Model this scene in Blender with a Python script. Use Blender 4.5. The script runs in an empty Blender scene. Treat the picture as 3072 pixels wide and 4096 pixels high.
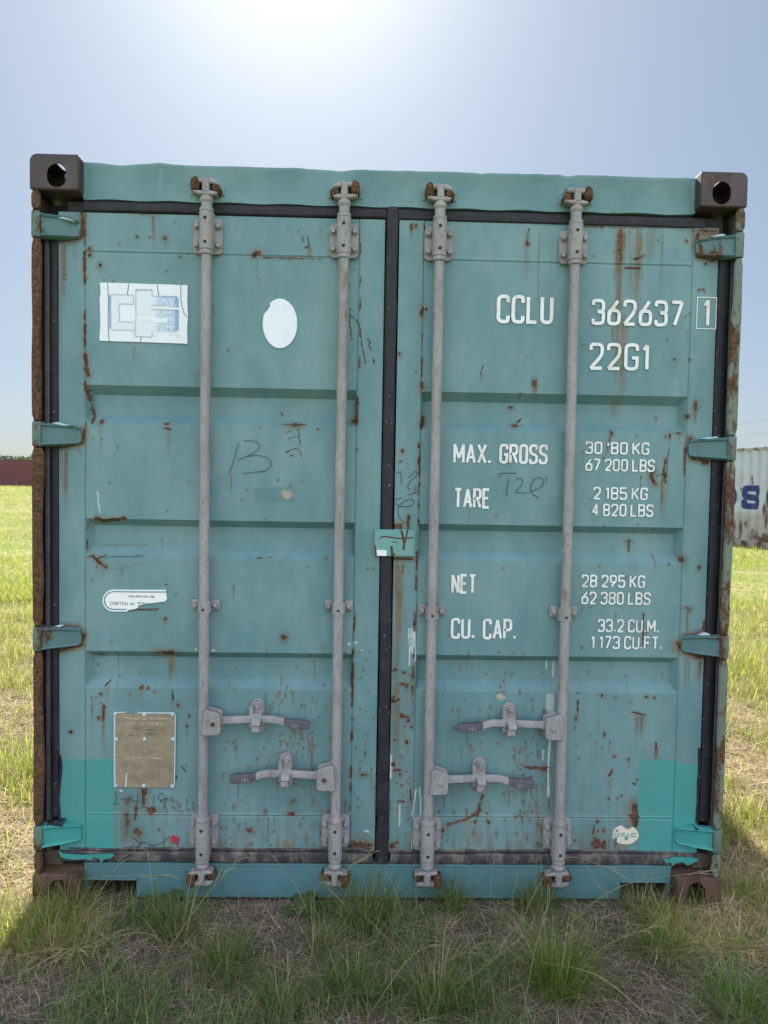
import bpy, math, random
import numpy as np
from mathutils import Vector, Matrix
random.seed(7); RNG = np.random.default_rng(11)
SC = bpy.context.scene; COL = SC.collection
# ------------------------------------------------------------ camera
CAM = Vector((-0.06436, -2.4506, 1.50958)); YAW, PITCH, ROLL, FPX = -0.02209, -0.04195, -0.01704, 2840.0
_Rz = Matrix.Rotation(YAW, 3, 'Z'); _Rx = Matrix.Rotation(PITCH, 3, 'X'); _Ry = Matrix.Rotation(ROLL, 3, 'Y')
RC = _Rz @ _Rx @ _Ry
cd = bpy.data.cameras.new('camera'); cam = bpy.data.objects.new('camera', cd); COL.objects.link(cam)
cd.sensor_fit = 'VERTICAL'; cd.sensor_height = 36.0; cd.sensor_width = 27.0; cd.lens = 36.0*FPX/4096
cd.clip_start = .05; cd.clip_end = 5000
cd.dof.use_dof = True; cd.dof.focus_distance = 2.5; cd.dof.aperture_fstop = 6.5
m = (RC @ Matrix.Rotation(math.pi/2, 3, 'X')).to_4x4(); m.translation = CAM; cam.matrix_world = m
SC.camera = cam
# ------------------------------------------------------------ sky and sun
SUN_EL, SUN_AZ = math.radians(40), math.radians(-6.8)      # azimuth from +Y towards +X
sdir = Vector((math.sin(SUN_AZ)*math.cos(SUN_EL), math.cos(SUN_AZ)*math.cos(SUN_EL), math.sin(SUN_EL)))
SKY_STRENGTH, EXPO = 0.126, 1.0
FILL_CLOUD, SKYTINT = (7.2, 7.7, 8.9, 1), (.78, .90, 1.04, 1)
w = bpy.data.worlds.new('World'); SC.world = w; w.use_nodes = True
nt = w.node_tree; nt.nodes.clear()
out = nt.nodes.new('ShaderNodeOutputWorld'); bg = nt.nodes.new('ShaderNodeBackground')
sky = nt.nodes.new('ShaderNodeTexSky'); sky.sky_type = 'NISHITA'; sky.sun_disc = False
sky.sun_elevation = SUN_EL; sky.sun_rotation = SUN_AZ
sky.air_density = 1.0; sky.dust_density = 1.25; sky.ozone_density = 1.3; sky.altitude = 0
bg.inputs[1].default_value = SKY_STRENGTH
# thin high haze: the glare round the sun is spread; an unseen bright cloud bank is added opposite it to light the shaded doors
gm = nt.nodes.new('ShaderNodeGamma'); gm.inputs[1].default_value = .5; nt.links.new(sky.outputs[0], gm.inputs[0])
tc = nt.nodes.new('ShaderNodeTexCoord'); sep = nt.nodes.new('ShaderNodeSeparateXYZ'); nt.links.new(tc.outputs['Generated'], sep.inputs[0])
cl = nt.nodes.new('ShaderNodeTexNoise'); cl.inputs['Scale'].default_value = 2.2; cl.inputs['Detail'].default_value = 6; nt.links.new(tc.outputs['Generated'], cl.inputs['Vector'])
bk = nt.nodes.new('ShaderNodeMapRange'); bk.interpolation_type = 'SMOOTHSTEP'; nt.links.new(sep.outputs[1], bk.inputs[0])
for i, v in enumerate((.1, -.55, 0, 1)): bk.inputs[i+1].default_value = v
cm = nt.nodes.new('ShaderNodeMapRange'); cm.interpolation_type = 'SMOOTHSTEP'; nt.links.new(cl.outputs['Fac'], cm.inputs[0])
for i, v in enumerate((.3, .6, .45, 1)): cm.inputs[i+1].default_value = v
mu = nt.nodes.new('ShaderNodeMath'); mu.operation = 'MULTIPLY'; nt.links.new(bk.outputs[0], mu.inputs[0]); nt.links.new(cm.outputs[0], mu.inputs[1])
mc = nt.nodes.new('ShaderNodeMix'); mc.data_type = 'RGBA'; nt.links.new(mu.outputs[0], mc.inputs[0]); ti = nt.nodes.new('ShaderNodeMix'); ti.data_type = 'RGBA'; ti.blend_type = 'MULTIPLY'; ti.inputs[0].default_value = 1; nt.links.new(gm.outputs[0], ti.inputs[6]); ti.inputs[7].default_value = SKYTINT; nt.links.new(ti.outputs[2], mc.inputs[6]); mc.inputs[7].default_value = FILL_CLOUD
vd = nt.nodes.new('ShaderNodeVectorMath'); vd.operation = 'DOT_PRODUCT'; nt.links.new(tc.outputs['Generated'], vd.inputs[0]); vd.inputs[1].default_value = sdir
mx0 = nt.nodes.new('ShaderNodeMath'); mx0.operation = 'MAXIMUM'; nt.links.new(vd.outputs['Value'], mx0.inputs[0]); mx0.inputs[1].default_value = 0
pw_ = nt.nodes.new('ShaderNodeMath'); pw_.operation = 'POWER'; nt.links.new(mx0.outputs[0], pw_.inputs[0]); pw_.inputs[1].default_value = 70
au = nt.nodes.new('ShaderNodeMix'); au.data_type = 'RGBA'; au.blend_type = 'ADD'; nt.links.new(pw_.outputs[0], au.inputs[0]); nt.links.new(mc.outputs[2], au.inputs[6]); au.inputs[7].default_value = (1.25, 1.15, .95, 1)
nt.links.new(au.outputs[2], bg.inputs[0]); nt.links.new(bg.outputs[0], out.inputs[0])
ld = bpy.data.lights.new('sun', 'SUN'); ld.energy = 5.0; ld.angle = math.radians(.53); ld.color = (1, .95, .86)
lo = bpy.data.objects.new('sun', ld); COL.objects.link(lo); lo.location = (0, 0, 30)
lo.rotation_euler = sdir.to_track_quat('Z', 'Y').to_euler()
SC.view_settings.view_transform = 'Standard'; SC.view_settings.look = 'None'
SC.view_settings.exposure = EXPO; SC.view_settings.gamma = 1
SC.cycles.max_bounces = 6; SC.cycles.diffuse_bounces = 3

# ------------------------------------------------------------ helpers
_RCn = np.array(RC); _Cn = np.array(CAM)
def ray(px, py): return _RCn @ np.array([(px-1536)/FPX, 1.0, -(py-2048)/FPX])
def B(px, py, y):
    """point of the real plane at depth y (metres behind the castings' faces) seen at a pixel of the 3072x4096 photograph"""
    v = ray(px, py); return _Cn + v*((y-_Cn[1])/v[1])
def G(px, py, z=0.0):
    v = ray(px, py); return _Cn + v*((z-_Cn[2])/v[2])
_T = RNG.random((256, 256))
def vn(x, z, s, seed=0, sz=None):
    u = np.asarray(x, float)/s+seed*17.3; v = np.asarray(z, float)/(sz or s)+seed*9.7
    iu = np.floor(u).astype(int); iv = np.floor(v).astype(int); fu = u-iu; fv = v-iv
    fu = fu*fu*(3-2*fu); fv = fv*fv*(3-2*fv)
    a = _T[iu & 255, iv & 255]; b = _T[(iu+1) & 255, iv & 255]; c = _T[iu & 255, (iv+1) & 255]; d = _T[(iu+1) & 255, (iv+1) & 255]
    return (a*(1-fu)+b*fu)*(1-fv)+(c*(1-fu)+d*fu)*fv
def fbm(x, z, s, seed=0, sz=None, o=3):
    r = 0; a = .5; t = 0
    for k in range(o):
        r = r+a*vn(x, z, s/2**k, seed+k, None if sz is None else sz/2**k); t += a; a *= .5
    return r/t
def ss(a, b, x): t = np.clip((x-a)/(b-a), 0, 1); return t*t*(3-2*t)

def tag(o, label=None, cat=None, group=None, kind=None):
    for k, v in (('label', label), ('category', cat), ('group', group), ('kind', kind)):
        if v: o[k] = v
    return o
def empty(name, loc, label=None, cat=None, group=None):
    o = bpy.data.objects.new(name, None); o.location = loc; COL.objects.link(o); o.empty_display_size = .2
    return tag(o, label, cat, group)
def link(name, me, mat=None, parent=None):
    o = bpy.data.objects.new(name, me); COL.objects.link(o)
    if mat: me.materials.append(mat)
    if parent is not None:
        o.parent = parent
        if parent.type == 'EMPTY': o.location = -parent.location
    return o
class MB:
    def __init__(s): s.v = []; s.f = []
    def add(s, vs, fs):
        n = len(s.v); s.v += [tuple(map(float, p)) for p in vs]; s.f += [tuple(i+n for i in f) for f in fs]; return s
    def box(s, x0, x1, y0, y1, z0, z1):
        return s.add([(x0,y0,z0),(x1,y0,z0),(x1,y1,z0),(x0,y1,z0),(x0,y0,z1),(x1,y0,z1),(x1,y1,z1),(x0,y1,z1)],
                     [(0,3,2,1),(4,5,6,7),(0,1,5,4),(1,2,6,5),(2,3,7,6),(3,0,4,7)])
    def prism(s, pts, y0, y1, ch=0.0):
        """outline in x,z (counter-clockwise seen from -y); front at y0 with a chamfer ch, back at y1"""
        a = sum(pts[i][0]*pts[(i+1) % len(pts)][1]-pts[(i+1) % len(pts)][0]*pts[i][1] for i in range(len(pts)))
        if a < 0: pts = pts[::-1]
        n = len(pts); P = np.array(pts, float)
        vs = [(x, y1, z) for x, z in P]; fs = [tuple(range(n))[::-1]]
        def side(a, b):
            for i in range(n): fs.append((a+i, b+i, b+(i+1) % n, a+(i+1) % n)[::-1])
        if ch > 0:
            e = np.roll(P, -1, 0)-P; e /= np.linalg.norm(e, axis=1)[:, None]+1e-12
            nn = np.stack([-e[:, 1], e[:, 0]], 1); mm = nn+np.roll(nn, 1, 0); mm /= (np.linalg.norm(mm, axis=1)**2)[:, None]/2+1e-9
            Q = P+mm*ch
            vs += [(x, y0+ch, z) for x, z in P]+[(x, y0, z) for x, z in Q]
            side(n, 0) ; side(2*n, n); fs.append(tuple(range(2*n, 3*n)))
        else:
            vs += [(x, y0, z) for x, z in P]; side(n, 0); fs.append(tuple(range(n, 2*n)))
        return s.add(vs, fs)
    def lathe(s, base, prof, n=20, axis='Z', cap=True):
        """prof: (r, h) list along the axis"""
        vs = []; fs = []; k = len(prof)
        for r, h in prof:
            for i in range(n):
                t = 2*math.pi*i/n; a, b = r*math.cos(t), r*math.sin(t)
                vs.append({'Z': (a, b, h), 'Y': (a, -h, b), 'X': (h, a, b)}[axis])
        for j in range(k-1):
            for i in range(n): fs.append((j*n+i, j*n+(i+1) % n, (j+1)*n+(i+1) % n, (j+1)*n+i))
        if cap: fs += [tuple(range(n))[::-1], tuple(range((k-1)*n, k*n))]
        return s.add([(base[0]+a, base[1]+b, base[2]+c) for a, b, c in vs], fs)
    def hexbolt(s, x, y, z, r=.011, h=.009):
        s.lathe((x, y, z), [(r*1.35, 0), (r*1.35, .0025)], 14, 'Y'); return s.lathe((x, y-.0026, z), [(r, 0), (r, h-.003), (r*.75, h)], 6, 'Y')
    def tube(s, pts, rad, n=6):
        P = np.array(pts, float); vs = []; fs = []
        for i, p in enumerate(P):
            t = P[min(i+1, len(P)-1)]-P[max(i-1, 0)]; t /= np.linalg.norm(t)+1e-12
            u = np.cross(t, [0, 0, 1.0]) if abs(t[2]) < .9 else np.cross(t, [1.0, 0, 0]); u /= np.linalg.norm(u); v = np.cross(t, u)
            r = rad[i] if hasattr(rad, '__len__') else rad
            for k in range(n): a = 2*math.pi*k/n; vs.append(p+r*(u*math.cos(a)+v*math.sin(a)))
        for i in range(len(P)-1):
            for k in range(n): fs.append((i*n+k, i*n+(k+1) % n, (i+1)*n+(k+1) % n, (i+1)*n+k))
        fs += [tuple(range(n))[::-1], tuple(range((len(P)-1)*n, len(P)*n))]
        return s.add(vs, fs)
    def build(s, name, mat, parent=None, bevel=0, seg=2, smooth=35):
        me = bpy.data.meshes.new(name); me.from_pydata(s.v, [], s.f); me.update()
        if smooth:
            me.polygons.foreach_set('use_smooth', [True]*len(me.polygons)); me.set_sharp_from_angle(angle=math.radians(smooth))
        o = link(name, me, mat, parent)
        if bevel:
            b = o.modifiers.new('bevel', 'BEVEL'); b.width = bevel; b.segments = seg; b.limit_method = 'ANGLE'; b.angle_limit = math.radians(35)
        return o
def np_mesh(name, V, F4, F3=None, smooth=False):
    me = bpy.data.meshes.new(name); V = np.ascontiguousarray(V, np.float32)
    me.vertices.add(len(V)); me.vertices.foreach_set('co', V.ravel())
    n4 = len(F4) if F4 is not None else 0; n3 = len(F3) if F3 is not None else 0
    loops = np.concatenate([x.ravel() for x in (F4, F3) if x is not None and len(x)]).astype(np.int32)
    me.loops.add(len(loops)); me.loops.foreach_set('vertex_index', loops)
    me.polygons.add(n4+n3)
    st = np.concatenate([np.arange(n4)*4, n4*4+np.arange(n3)*3]).astype(np.int32)
    me.polygons.foreach_set('loop_start', st)
    try: me.polygons.foreach_set('loop_total', np.concatenate([np.full(n4, 4), np.full(n3, 3)]).astype(np.int32))
    except Exception: pass
    me.polygons.foreach_set('use_smooth', np.full(n4+n3, bool(smooth)))
    me.update(calc_edges=True); return me
def col_attr(me, name, A):
    at = me.color_attributes.new(name, 'FLOAT_COLOR', 'POINT')
    A = np.asarray(A, np.float32); C = np.ones((len(A), 4), np.float32); C[:, :A.shape[1]] = A; at.data.foreach_set('color', C.ravel())
def gridfaces(nz, nx):
    i = np.arange(nz*nx).reshape(nz, nx); return np.stack([i[:-1, :-1], i[:-1, 1:], i[1:, 1:], i[1:, :-1]], -1).reshape(-1, 4)

# ------------------------------------------------------------ materials
class N:
    def __init__(s, name):
        s.m = bpy.data.materials.new(name); s.m.use_nodes = True; s.t = s.m.node_tree; s.t.nodes.clear()
        s.out = s.t.nodes.new('ShaderNodeOutputMaterial'); s.p = s.t.nodes.new('ShaderNodeBsdfPrincipled')
        s.t.links.new(s.p.outputs[0], s.out.inputs[0]); s.tc = s.t.nodes.new('ShaderNodeTexCoord')
    def n(s, k, **kw):
        q = s.t.nodes.new(k)
        for a, b in kw.items(): setattr(q, a, b)
        return q
    def lk(s, a, b): s.t.links.new(a, b)
    def val(s, sock, v):
        if isinstance(v, (int, float)): sock.default_value = v
        elif isinstance(v, tuple): sock.default_value = (*v, 1) if len(v) == 3 else v
        else: s.lk(v, sock)
    def noise(s, scale, det=4, rough=.6, stretch=(1, 1, 1), off=0.0):
        mp = s.n('ShaderNodeMapping'); mp.inputs['Scale'].default_value = stretch; mp.inputs['Location'].default_value = (off, off*.7, off*.3)
        s.lk(s.tc.outputs['Object'], mp.inputs[0]); q = s.n('ShaderNodeTexNoise'); s.lk(mp.outputs[0], q.inputs['Vector'])
        q.inputs['Scale'].default_value = scale; q.inputs['Detail'].default_value = det; q.inputs['Roughness'].default_value = rough
        return q.outputs['Fac']
    def rng(s, x, a, b, c=0.0, d=1.0):
        q = s.n('ShaderNodeMapRange', interpolation_type='SMOOTHSTEP'); s.lk(x, q.inputs[0])
        for i, v in enumerate((a, b, c, d)): q.inputs[i+1].default_value = v
        return q.outputs[0]
    def mix(s, f, a, b, mode='MIX'):
        q = s.n('ShaderNodeMix', data_type='RGBA', blend_type=mode); s.val(q.inputs[0], f); s.val(q.inputs[6], a); s.val(q.inputs[7], b); return q.outputs[2]
    def math(s, op, a, b=0.0, c=None):
        q = s.n('ShaderNodeMath', operation=op); s.val(q.inputs[0], a); s.val(q.inputs[1], b)
        if c is not None: s.val(q.inputs[2], c)
        return q.outputs[0]
    def bump(s, h, st=.3, dist=.002):
        q = s.n('ShaderNodeBump'); q.inputs['Strength'].default_value = st; q.inputs['Distance'].default_value = dist
        s.lk(h, q.inputs['Height']); s.lk(q.outputs[0], s.p.inputs['Normal'])
    def fin(s, col, rough=.6, metal=0.0, spec=.5):
        s.val(s.p.inputs['Base Color'], col); s.val(s.p.inputs['Roughness'], rough); s.val(s.p.inputs['Metallic'], metal)
        s.p.inputs['Specular IOR Level'].default_value = spec; return s.m
RUST_D, RUST_L = (.042, .024, .016), (.15, .078, .04)
TEAL, TEAL2 = (.102, .222, .244), (.156, .282, .298)
PATCH = (.052, .30, .275)
def rustcol(k): return k.mix(k.rng(k.noise(90, 5, .7), .35, .68), RUST_D, RUST_L)
def m_door():
    k = N('weathered_teal_paint')
    def attr(nm):
        a = k.n('ShaderNodeVertexColor', layer_name=nm); sp = k.n('ShaderNodeSeparateColor'); k.lk(a.outputs[0], sp.inputs[0]); return sp.outputs
    r, st, pa = attr('wear'); dk, wh, tn = attr('wear2')
    base = k.mix(k.rng(k.noise(3.2, 7, .72, (1.6, 1, .7)), .34, .66), TEAL, TEAL2)
    base = k.mix(k.math('MULTIPLY', k.rng(k.noise(9, 5, .7, (6, 1, .35)), .45, .75), .55), base, (.155, .225, .215))
    base = k.mix(k.math('MULTIPLY', k.rng(k.noise(26, 5, .75, (1, 1, .6), 8.8), .5, .72), .35), base, (.19, .285, .29))
    base = k.mix(k.math('MULTIPLY', k.rng(k.noise(160, 3, .7), .62, .74), .35), base, (.05, .12, .12))
    base = k.mix(k.math('MULTIPLY', st, k.rng(k.noise(30, 4, .7, (3, 1, .5)), .2, .7, .72, 1.0)), base, k.mix(k.rng(k.noise(12, 4, .7), .4, .65), (.115, .088, .042), (.19, .125, .06)))
    base = k.mix(pa, base, k.mix(k.rng(k.noise(5, 3), .3, .7), PATCH, (.07, .27, .255)))
    base = k.mix(wh, base, (.68, .72, .70)); base = k.mix(tn, base, (.42, .36, .28)); base = k.mix(dk, base, (.018, .03, .035))
    br = k.math('ADD', r, k.math('MULTIPLY', k.math('SUBTRACT', k.noise(140, 4, .7), .5), 1.1))
    rm = k.math('MULTIPLY', k.rng(br, .22, .78), k.rng(r, .02, .25))
    base = k.mix(rm, base, rustcol(k))
    h = k.math('ADD', k.math('MULTIPLY', k.noise(70, 4, .6), .35), k.math('MULTIPLY', rm, k.noise(220, 4, .8)))
    k.bump(h, .28, .003)
    return k.fin(base, k.math('ADD', .5, k.math('MULTIPLY', rm, .4)), 0, .35)
def m_paint(name, col, rust=.5, streak=.4, col2=None, scale=1.0):
    k = N(name); base = k.mix(k.rng(k.noise(4*scale, 5, .65), .3, .7), col, col2 or tuple(c*.86 for c in col))
    base = k.mix(k.math('MULTIPLY', k.rng(k.noise(14*scale, 5, .7, (4, 4, .3), 3.1), .5, .8), streak), base, (.17, .12, .065))
    nn = k.math('ADD', k.noise(11*scale, 6, .72, (1, 1, .45), 7.7), k.math('MULTIPLY', k.noise(75*scale, 4, .7), .18))
    th = .98-.62*rust
    rm = k.rng(nn, th-.045, th+.045)
    base = k.mix(rm, base, rustcol(k)); k.bump(k.math('ADD', k.math('MULTIPLY', rm, k.noise(200, 4, .8)), k.math('MULTIPLY', k.noise(60, 3), .3)), .35, .003)
    return k.fin(base, k.math('ADD', .5, k.math('MULTIPLY', rm, .4)), 0, .35)
def m_plain(name, col, rough=.7, var=.3, scale=20, col2=None, bump=.3, spec=.4, metal=0.0, stretch=(1, 1, 1)):
    k = N(name); base = k.mix(k.rng(k.noise(scale, 5, .65, stretch), .3, .7), col, col2 or tuple(c*(1-var) for c in col))
    if bump: k.bump(k.noise(scale*4, 4, .7), bump, .002)
    return k.fin(base, rough, metal, spec)
def m_galv():
    k = N('worn_galvanised_steel'); base = k.mix(k.rng(k.noise(14, 6, .7, (1, 1, .35)), .32, .68), (.325, .322, .318), (.235, .23, .226))
    base = k.mix(k.math('MULTIPLY', k.rng(k.noise(70, 5, .75, (1.6, 1.6, .5), 2.2), .5, .70), .7), base, (.12, .115, .125))
    base = k.mix(k.rng(k.noise(9, 6, .7, (1, 1, .3), 5.5), .58, .70), base, (.19, .13, .095))
    k.bump(k.noise(160, 4, .7), .25, .0015); return k.fin(base, .62, .0, .45)
def m_letter():
    k = N('peeling_white_vinyl'); n1 = k.noise(45, 5, .75)
    base = k.mix(k.rng(k.noise(25, 4, .7), .45, .72), (.74, .77, .76), (.56, .56, .50))
    k.fin(base, .5, 0, .3)
    tr = k.n('ShaderNodeBsdfTransparent'); mx = k.n('ShaderNodeMixShader')
    k.lk(k.rng(n1, .685, .715), mx.inputs[0]); k.lk(k.p.outputs[0], mx.inputs[1]); k.lk(tr.outputs[0], mx.inputs[2]); k.lk(mx.outputs[0], k.out.inputs[0])
    return k.m
def m_sticker(name, col, dirt=(.45, .42, .36), amt=.5):
    k = N(name); base = k.mix(k.math('MULTIPLY', k.rng(k.noise(22, 5, .75), .5, .75), amt), col, dirt)
    base = k.mix(k.rng(k.noise(130, 3, .7), .72, .78), base, (.18, .17, .16)); return k.fin(base, .45, 0, .4)
def m_faded_blue():
    k = N('faded_blue_print'); b = k.n('ShaderNodeVertexColor', layer_name='fade'); sp = k.n('ShaderNodeSeparateColor'); k.lk(b.outputs[0], sp.inputs[0])
    f = k.math('ADD', sp.outputs[0], k.math('MULTIPLY', k.math('SUBTRACT', k.noise(200, 4, .8, (1, 1, .5)), .5), 1.7))
    return k.fin(k.mix(k.rng(f, .25, .75), (.68, .75, .80), (.24, .38, .58)), .5, 0, .3)
def m_rubber(name, col, worn, amt):
    k = N(name); base = k.mix(k.math('MULTIPLY', k.rng(k.noise(18, 6, .75, (1, 1, .5)), .42, .7), amt), col, worn)
    base = k.mix(k.rng(k.noise(110, 2, .6, (1, 1, .7)), .715, .745), base, (.33, .33, .32)); k.bump(k.noise(50, 5, .75), .5, .004); return k.fin(base, .6, 0, .35)
def m_grass(name, spec=.2, trans=.5, tint=(1.9, 1.85, .95, 1)):
    k = N(name); a = k.n('ShaderNodeVertexColor', layer_name='tint'); k.fin(a.outputs[0], .65, 0, spec)
    tl = k.n('ShaderNodeBsdfTranslucent'); mx = k.n('ShaderNodeMixShader'); mx.inputs[0].default_value = trans
    g = k.n('ShaderNodeMix', data_type='RGBA', blend_type='MULTIPLY'); g.inputs[0].default_value = 1; k.lk(a.outputs[0], g.inputs[6]); g.inputs[7].default_value = tint
    k.lk(g.outputs[2], tl.inputs[0]); k.lk(k.p.outputs[0], mx.inputs[1]); k.lk(tl.outputs[0], mx.inputs[2]); k.lk(mx.outputs[0], k.out.inputs[0]); return k.m
def m_ground():
    k = N('soil_and_grass'); far = k.n('ShaderNodeVertexColor', layer_name='far'); sp = k.n('ShaderNodeSeparateColor'); k.lk(far.outputs[0], sp.inputs[0])
    soil = k.mix(k.rng(k.noise(6, 6, .75), .35, .65), (.085, .068, .06), (.18, .15, .13))
    soil = k.mix(k.rng(k.noise(60, 4, .8), .5, .7), soil, (.27, .235, .21))
    gr = k.mix(k.rng(k.noise(.55, 6, .75), .42, .62), (.22, .27, .06), (.40, .34, .17))
    gr = k.mix(k.rng(k.noise(9, 5, .8), .4, .65), gr, (.13, .17, .04))
    k.bump(k.noise(40, 5, .8), .6, .02)
    return k.fin(k.mix(sp.outputs[0], soil, gr), .95, 0, .1)
M = dict(lipstamp=m_plain('worn_stamp', (.22, .22, .23), .6, .2, 60, bump=0), door=m_door(), teal=m_paint('teal_paint', TEAL, .32, .22, TEAL2), sill=m_paint('sill_teal_paint', (.086, .208, .232), .36, .35), hinge=m_paint('hinge_paint', (.085, .185, .195), .52, .5),
         hingefresh=m_paint('fresh_teal_paint', PATCH, .2, .05), hingepost=m_paint('knuckle_paint', (.11, .175, .155), .58, .6),
         postL=m_paint('rusted_post_paint', (.13, .17, .14), .93, .5), postR=m_paint('chipped_post_paint', (.145, .19, .15), .62, .6),
         cast=m_paint('rusted_cast_steel', (.042, .036, .037), .50, .45, (.075, .056, .053), 1.3), castlow=m_plain('rusted_cast_steel_low', (.06, .036, .028), .9, .4, 14, (.13, .078, .052), .6, .3),
         galv=m_galv(), grip=m_plain('dark_worn_grip', (.095, .095, .11), .6, .35, 40), rustm=m_plain('rusted_iron', RUST_D, .95, .3, 60, RUST_L, .8, .2),
         rubber=m_rubber('black_rubber', (.016, .016, .022), (.05, .05, .056), .35), rubberold=m_rubber('cracked_grey_rubber', (.04, .038, .042), (.19, .165, .145), 1.0),
         lip=m_plain('grey_seal_lip', (.10, .105, .12), .6, .3, 30), dark=m_plain('dark_recess', (.03, .032, .036), .85, .3, 20), brown=m_plain('dirty_brown_frame', (.075, .055, .045), .9, .4, 18, (.12, .09, .07)),
         letter=m_letter(), white=m_sticker('white_vinyl', (.72, .78, .82)), label=m_sticker('white_label', (.80, .82, .80), amt=.3), blue=m_plain('blue_print', (.10, .24, .42), .5, .2, 60, bump=0), edge=m_plain('pale_print_edge', (.46, .55, .63), .5, .2, 60, bump=0), blueg=m_plain('grey_blue_print', (.28, .36, .42), .5, .3, 80, bump=0),
         fblue=m_faded_blue(), plate=m_plain('dull_brass_plate', (.30, .245, .165), .5, .35, 45, (.20, .17, .12), .3, .5), platetxt=m_plain('raised_plate_text', (.50, .44, .32), .5, .3, 70, bump=0), pblue=m_plain('pale_blue_paint', (.45, .60, .66), .5, .2, 40),
         cream=m_sticker('cream_sticker', (.68, .63, .52)), greytxt=m_plain('grey_green_print', (.33, .46, .45), .5, .15, 60, bump=0), red=m_plain('red_sticker', (.42, .045, .06), .45, .2, 60, bump=0),
         ink=m_plain('grease_pencil', (.05, .085, .092), .8, .4, 200, bump=0), chalk=m_plain('pale_chalk', (.40, .52, .54), .8, .3, 200, bump=0), fleck=m_plain('off_white_paint', (.62, .66, .62), .6, .15, 60, bump=0))

# ------------------------------------------------------------ stroke lettering
GL = {}
def _g(ch, w, *strokes): GL[ch] = (w, strokes)
R_ = 'r'
_g('C', 1, [(1,.76),(1,1,R_),(0,1,R_),(0,0,R_),(1,0,R_),(1,.24)]); _g('G', 1, [(1,.76),(1,1,R_),(0,1,R_),(0,0,R_),(1,0,R_),(1,.46),(.55,.46)])
_g('O', 1, ['c',(0,.5),(0,1,R_),(1,1,R_),(1,0,R_),(0,0,R_)]); GL['0'] = GL['O']; _g('Q', 1, *GL['O'][1], [(.6,.25),(1.05,-.05)])
_g('D', 1, ['c',(0,0),(0,1),(1,1,R_),(1,0,R_)]); _g('U', 1, [(0,1),(0,0,R_),(1,0,R_),(1,1)]); _g('L', .9, [(0,1),(0,0),(1,0)])
_g('S', 1, [(1,.78),(1,1,R_),(0,1,R_),(0,.54,R_),(1,.46,R_),(1,0,R_),(0,0,R_),(0,.22)]); _g('T', 1, [(0,1),(1,1)],[(.5,1),(.5,0)])
_g('E', .9, [(1,1),(0,1),(0,0),(1,0)],[(0,.52),(.85,.52)]); _g('F', .9, [(1,1),(0,1),(0,0)],[(0,.52),(.85,.52)])
_g('A', 1.1, [(0,0),(.5,1),(1,0)],[(.2,.3),(.8,.3)]); _g('V', 1.1, [(0,1),(.5,0),(1,1)]); _g('N', 1, [(0,0),(0,1),(1,0),(1,1)]); _g('M', 1.3, [(0,0),(0,1),(.5,.25),(1,1),(1,0)])
_g('X', 1.05, [(0,0),(1,1)],[(0,1),(1,0)]); _g('K', 1, [(0,0),(0,1)],[(1,1),(.05,.42)],[(.3,.58),(1,0)]); _g('H', 1, [(0,0),(0,1)],[(1,0),(1,1)],[(0,.5),(1,.5)]); _g('I', .15, [(.5,0),(.5,1)])
_g('B', 1, ['c',(0,.53),(0,1),(1,1,R_),(1,.53,R_)],['c',(0,0),(0,.5),(1,.5,R_),(1,0,R_)]); _g('P', 1, [(0,0),(0,1),(1,1,R_),(1,.46,R_),(0,.46)]); _g('R', 1, [(0,0),(0,1),(1,1,R_),(1,.5,R_),(0,.5)],[(.5,.5),(1,0)])
_g('Y', 1, [(0,1),(.5,.45),(1,1)],[(.5,.45),(.5,0)]); _g('W', 1.3, [(0,1),(.25,0),(.5,.8),(.75,0),(1,1)])
_g('1', .45, [(0,.80),(.75,1),(.75,0)]); _g('2', 1, [(0,.76),(0,1,R_),(1,1,R_),(1,.56,R_),(0,0),(1,0)]); _g('3', 1, [(0,.8),(0,1,R_),(1,1,R_),(1,.54,R_),(.4,.53)],[(.5,.51),(1,.50,R_),(1,0,R_),(0,0,R_),(0,.2)])
_g('4', 1, [(.7,0),(.7,1),(0,.3),(1,.3)]); _g('5', 1, [(1,1),(0,1),(0,.56),(1,.58,R_),(1,0,R_),(0,0,R_),(0,.2)]); _g('6', 1, ['c',(0,.3),(0,.58,R_),(1,.58,R_),(1,0,R_),(0,0,R_)],[(.85,1),(.1,.5),(.0,.36)])
_g('7', 1, [(0,1),(1,1),(.3,0)]); _g('8', 1, ['c',(0,.75),(0,1,R_),(1,1,R_),(1,.53,R_),(0,.53,R_)],['c',(0,.25),(0,.50,R_),(1,.50,R_),(1,0,R_),(0,0,R_)]); _g('9', 1, ['c',(0,.7),(0,1,R_),(1,1,R_),(1,.42,R_),(0,.42,R_)],[(.15,0),(.9,.5),(1,.64)])
_g('.', .1, [(.5,0),(.5,.14)]); _g('-', .7, [(0,.45),(1,.45)]); _g("'", .1, [(.5,.72),(.5,1)]); _g('/', .7, [(0,0),(1,1)]); _g(' ', .55)
def fillet(st, sx, sy, rad, n=6):
    closed = st[0] == 'c'; pts = st[1:] if closed else st; out_ = []; L = len(pts)
    P = [np.array((p[0]*sx, p[1]*sy)) for p in pts]
    for i, p in enumerate(pts):
        if len(p) == 3:
            a = P[i-1]; b = P[i]; c = P[(i+1) % L]; d1 = a-b; d2 = c-b; l1 = np.linalg.norm(d1); l2 = np.linalg.norm(d2)
            r = min(rad, l1*.5, l2*.5)
            p0 = b+d1/l1*r; p1 = b+d2/l2*r
            for q in range(n+1): t = q/n; out_.append((1-t)**2*p0+2*t*(1-t)*b+t*t*p1)
        else: out_.append(P[i])
    return out_, closed
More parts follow.
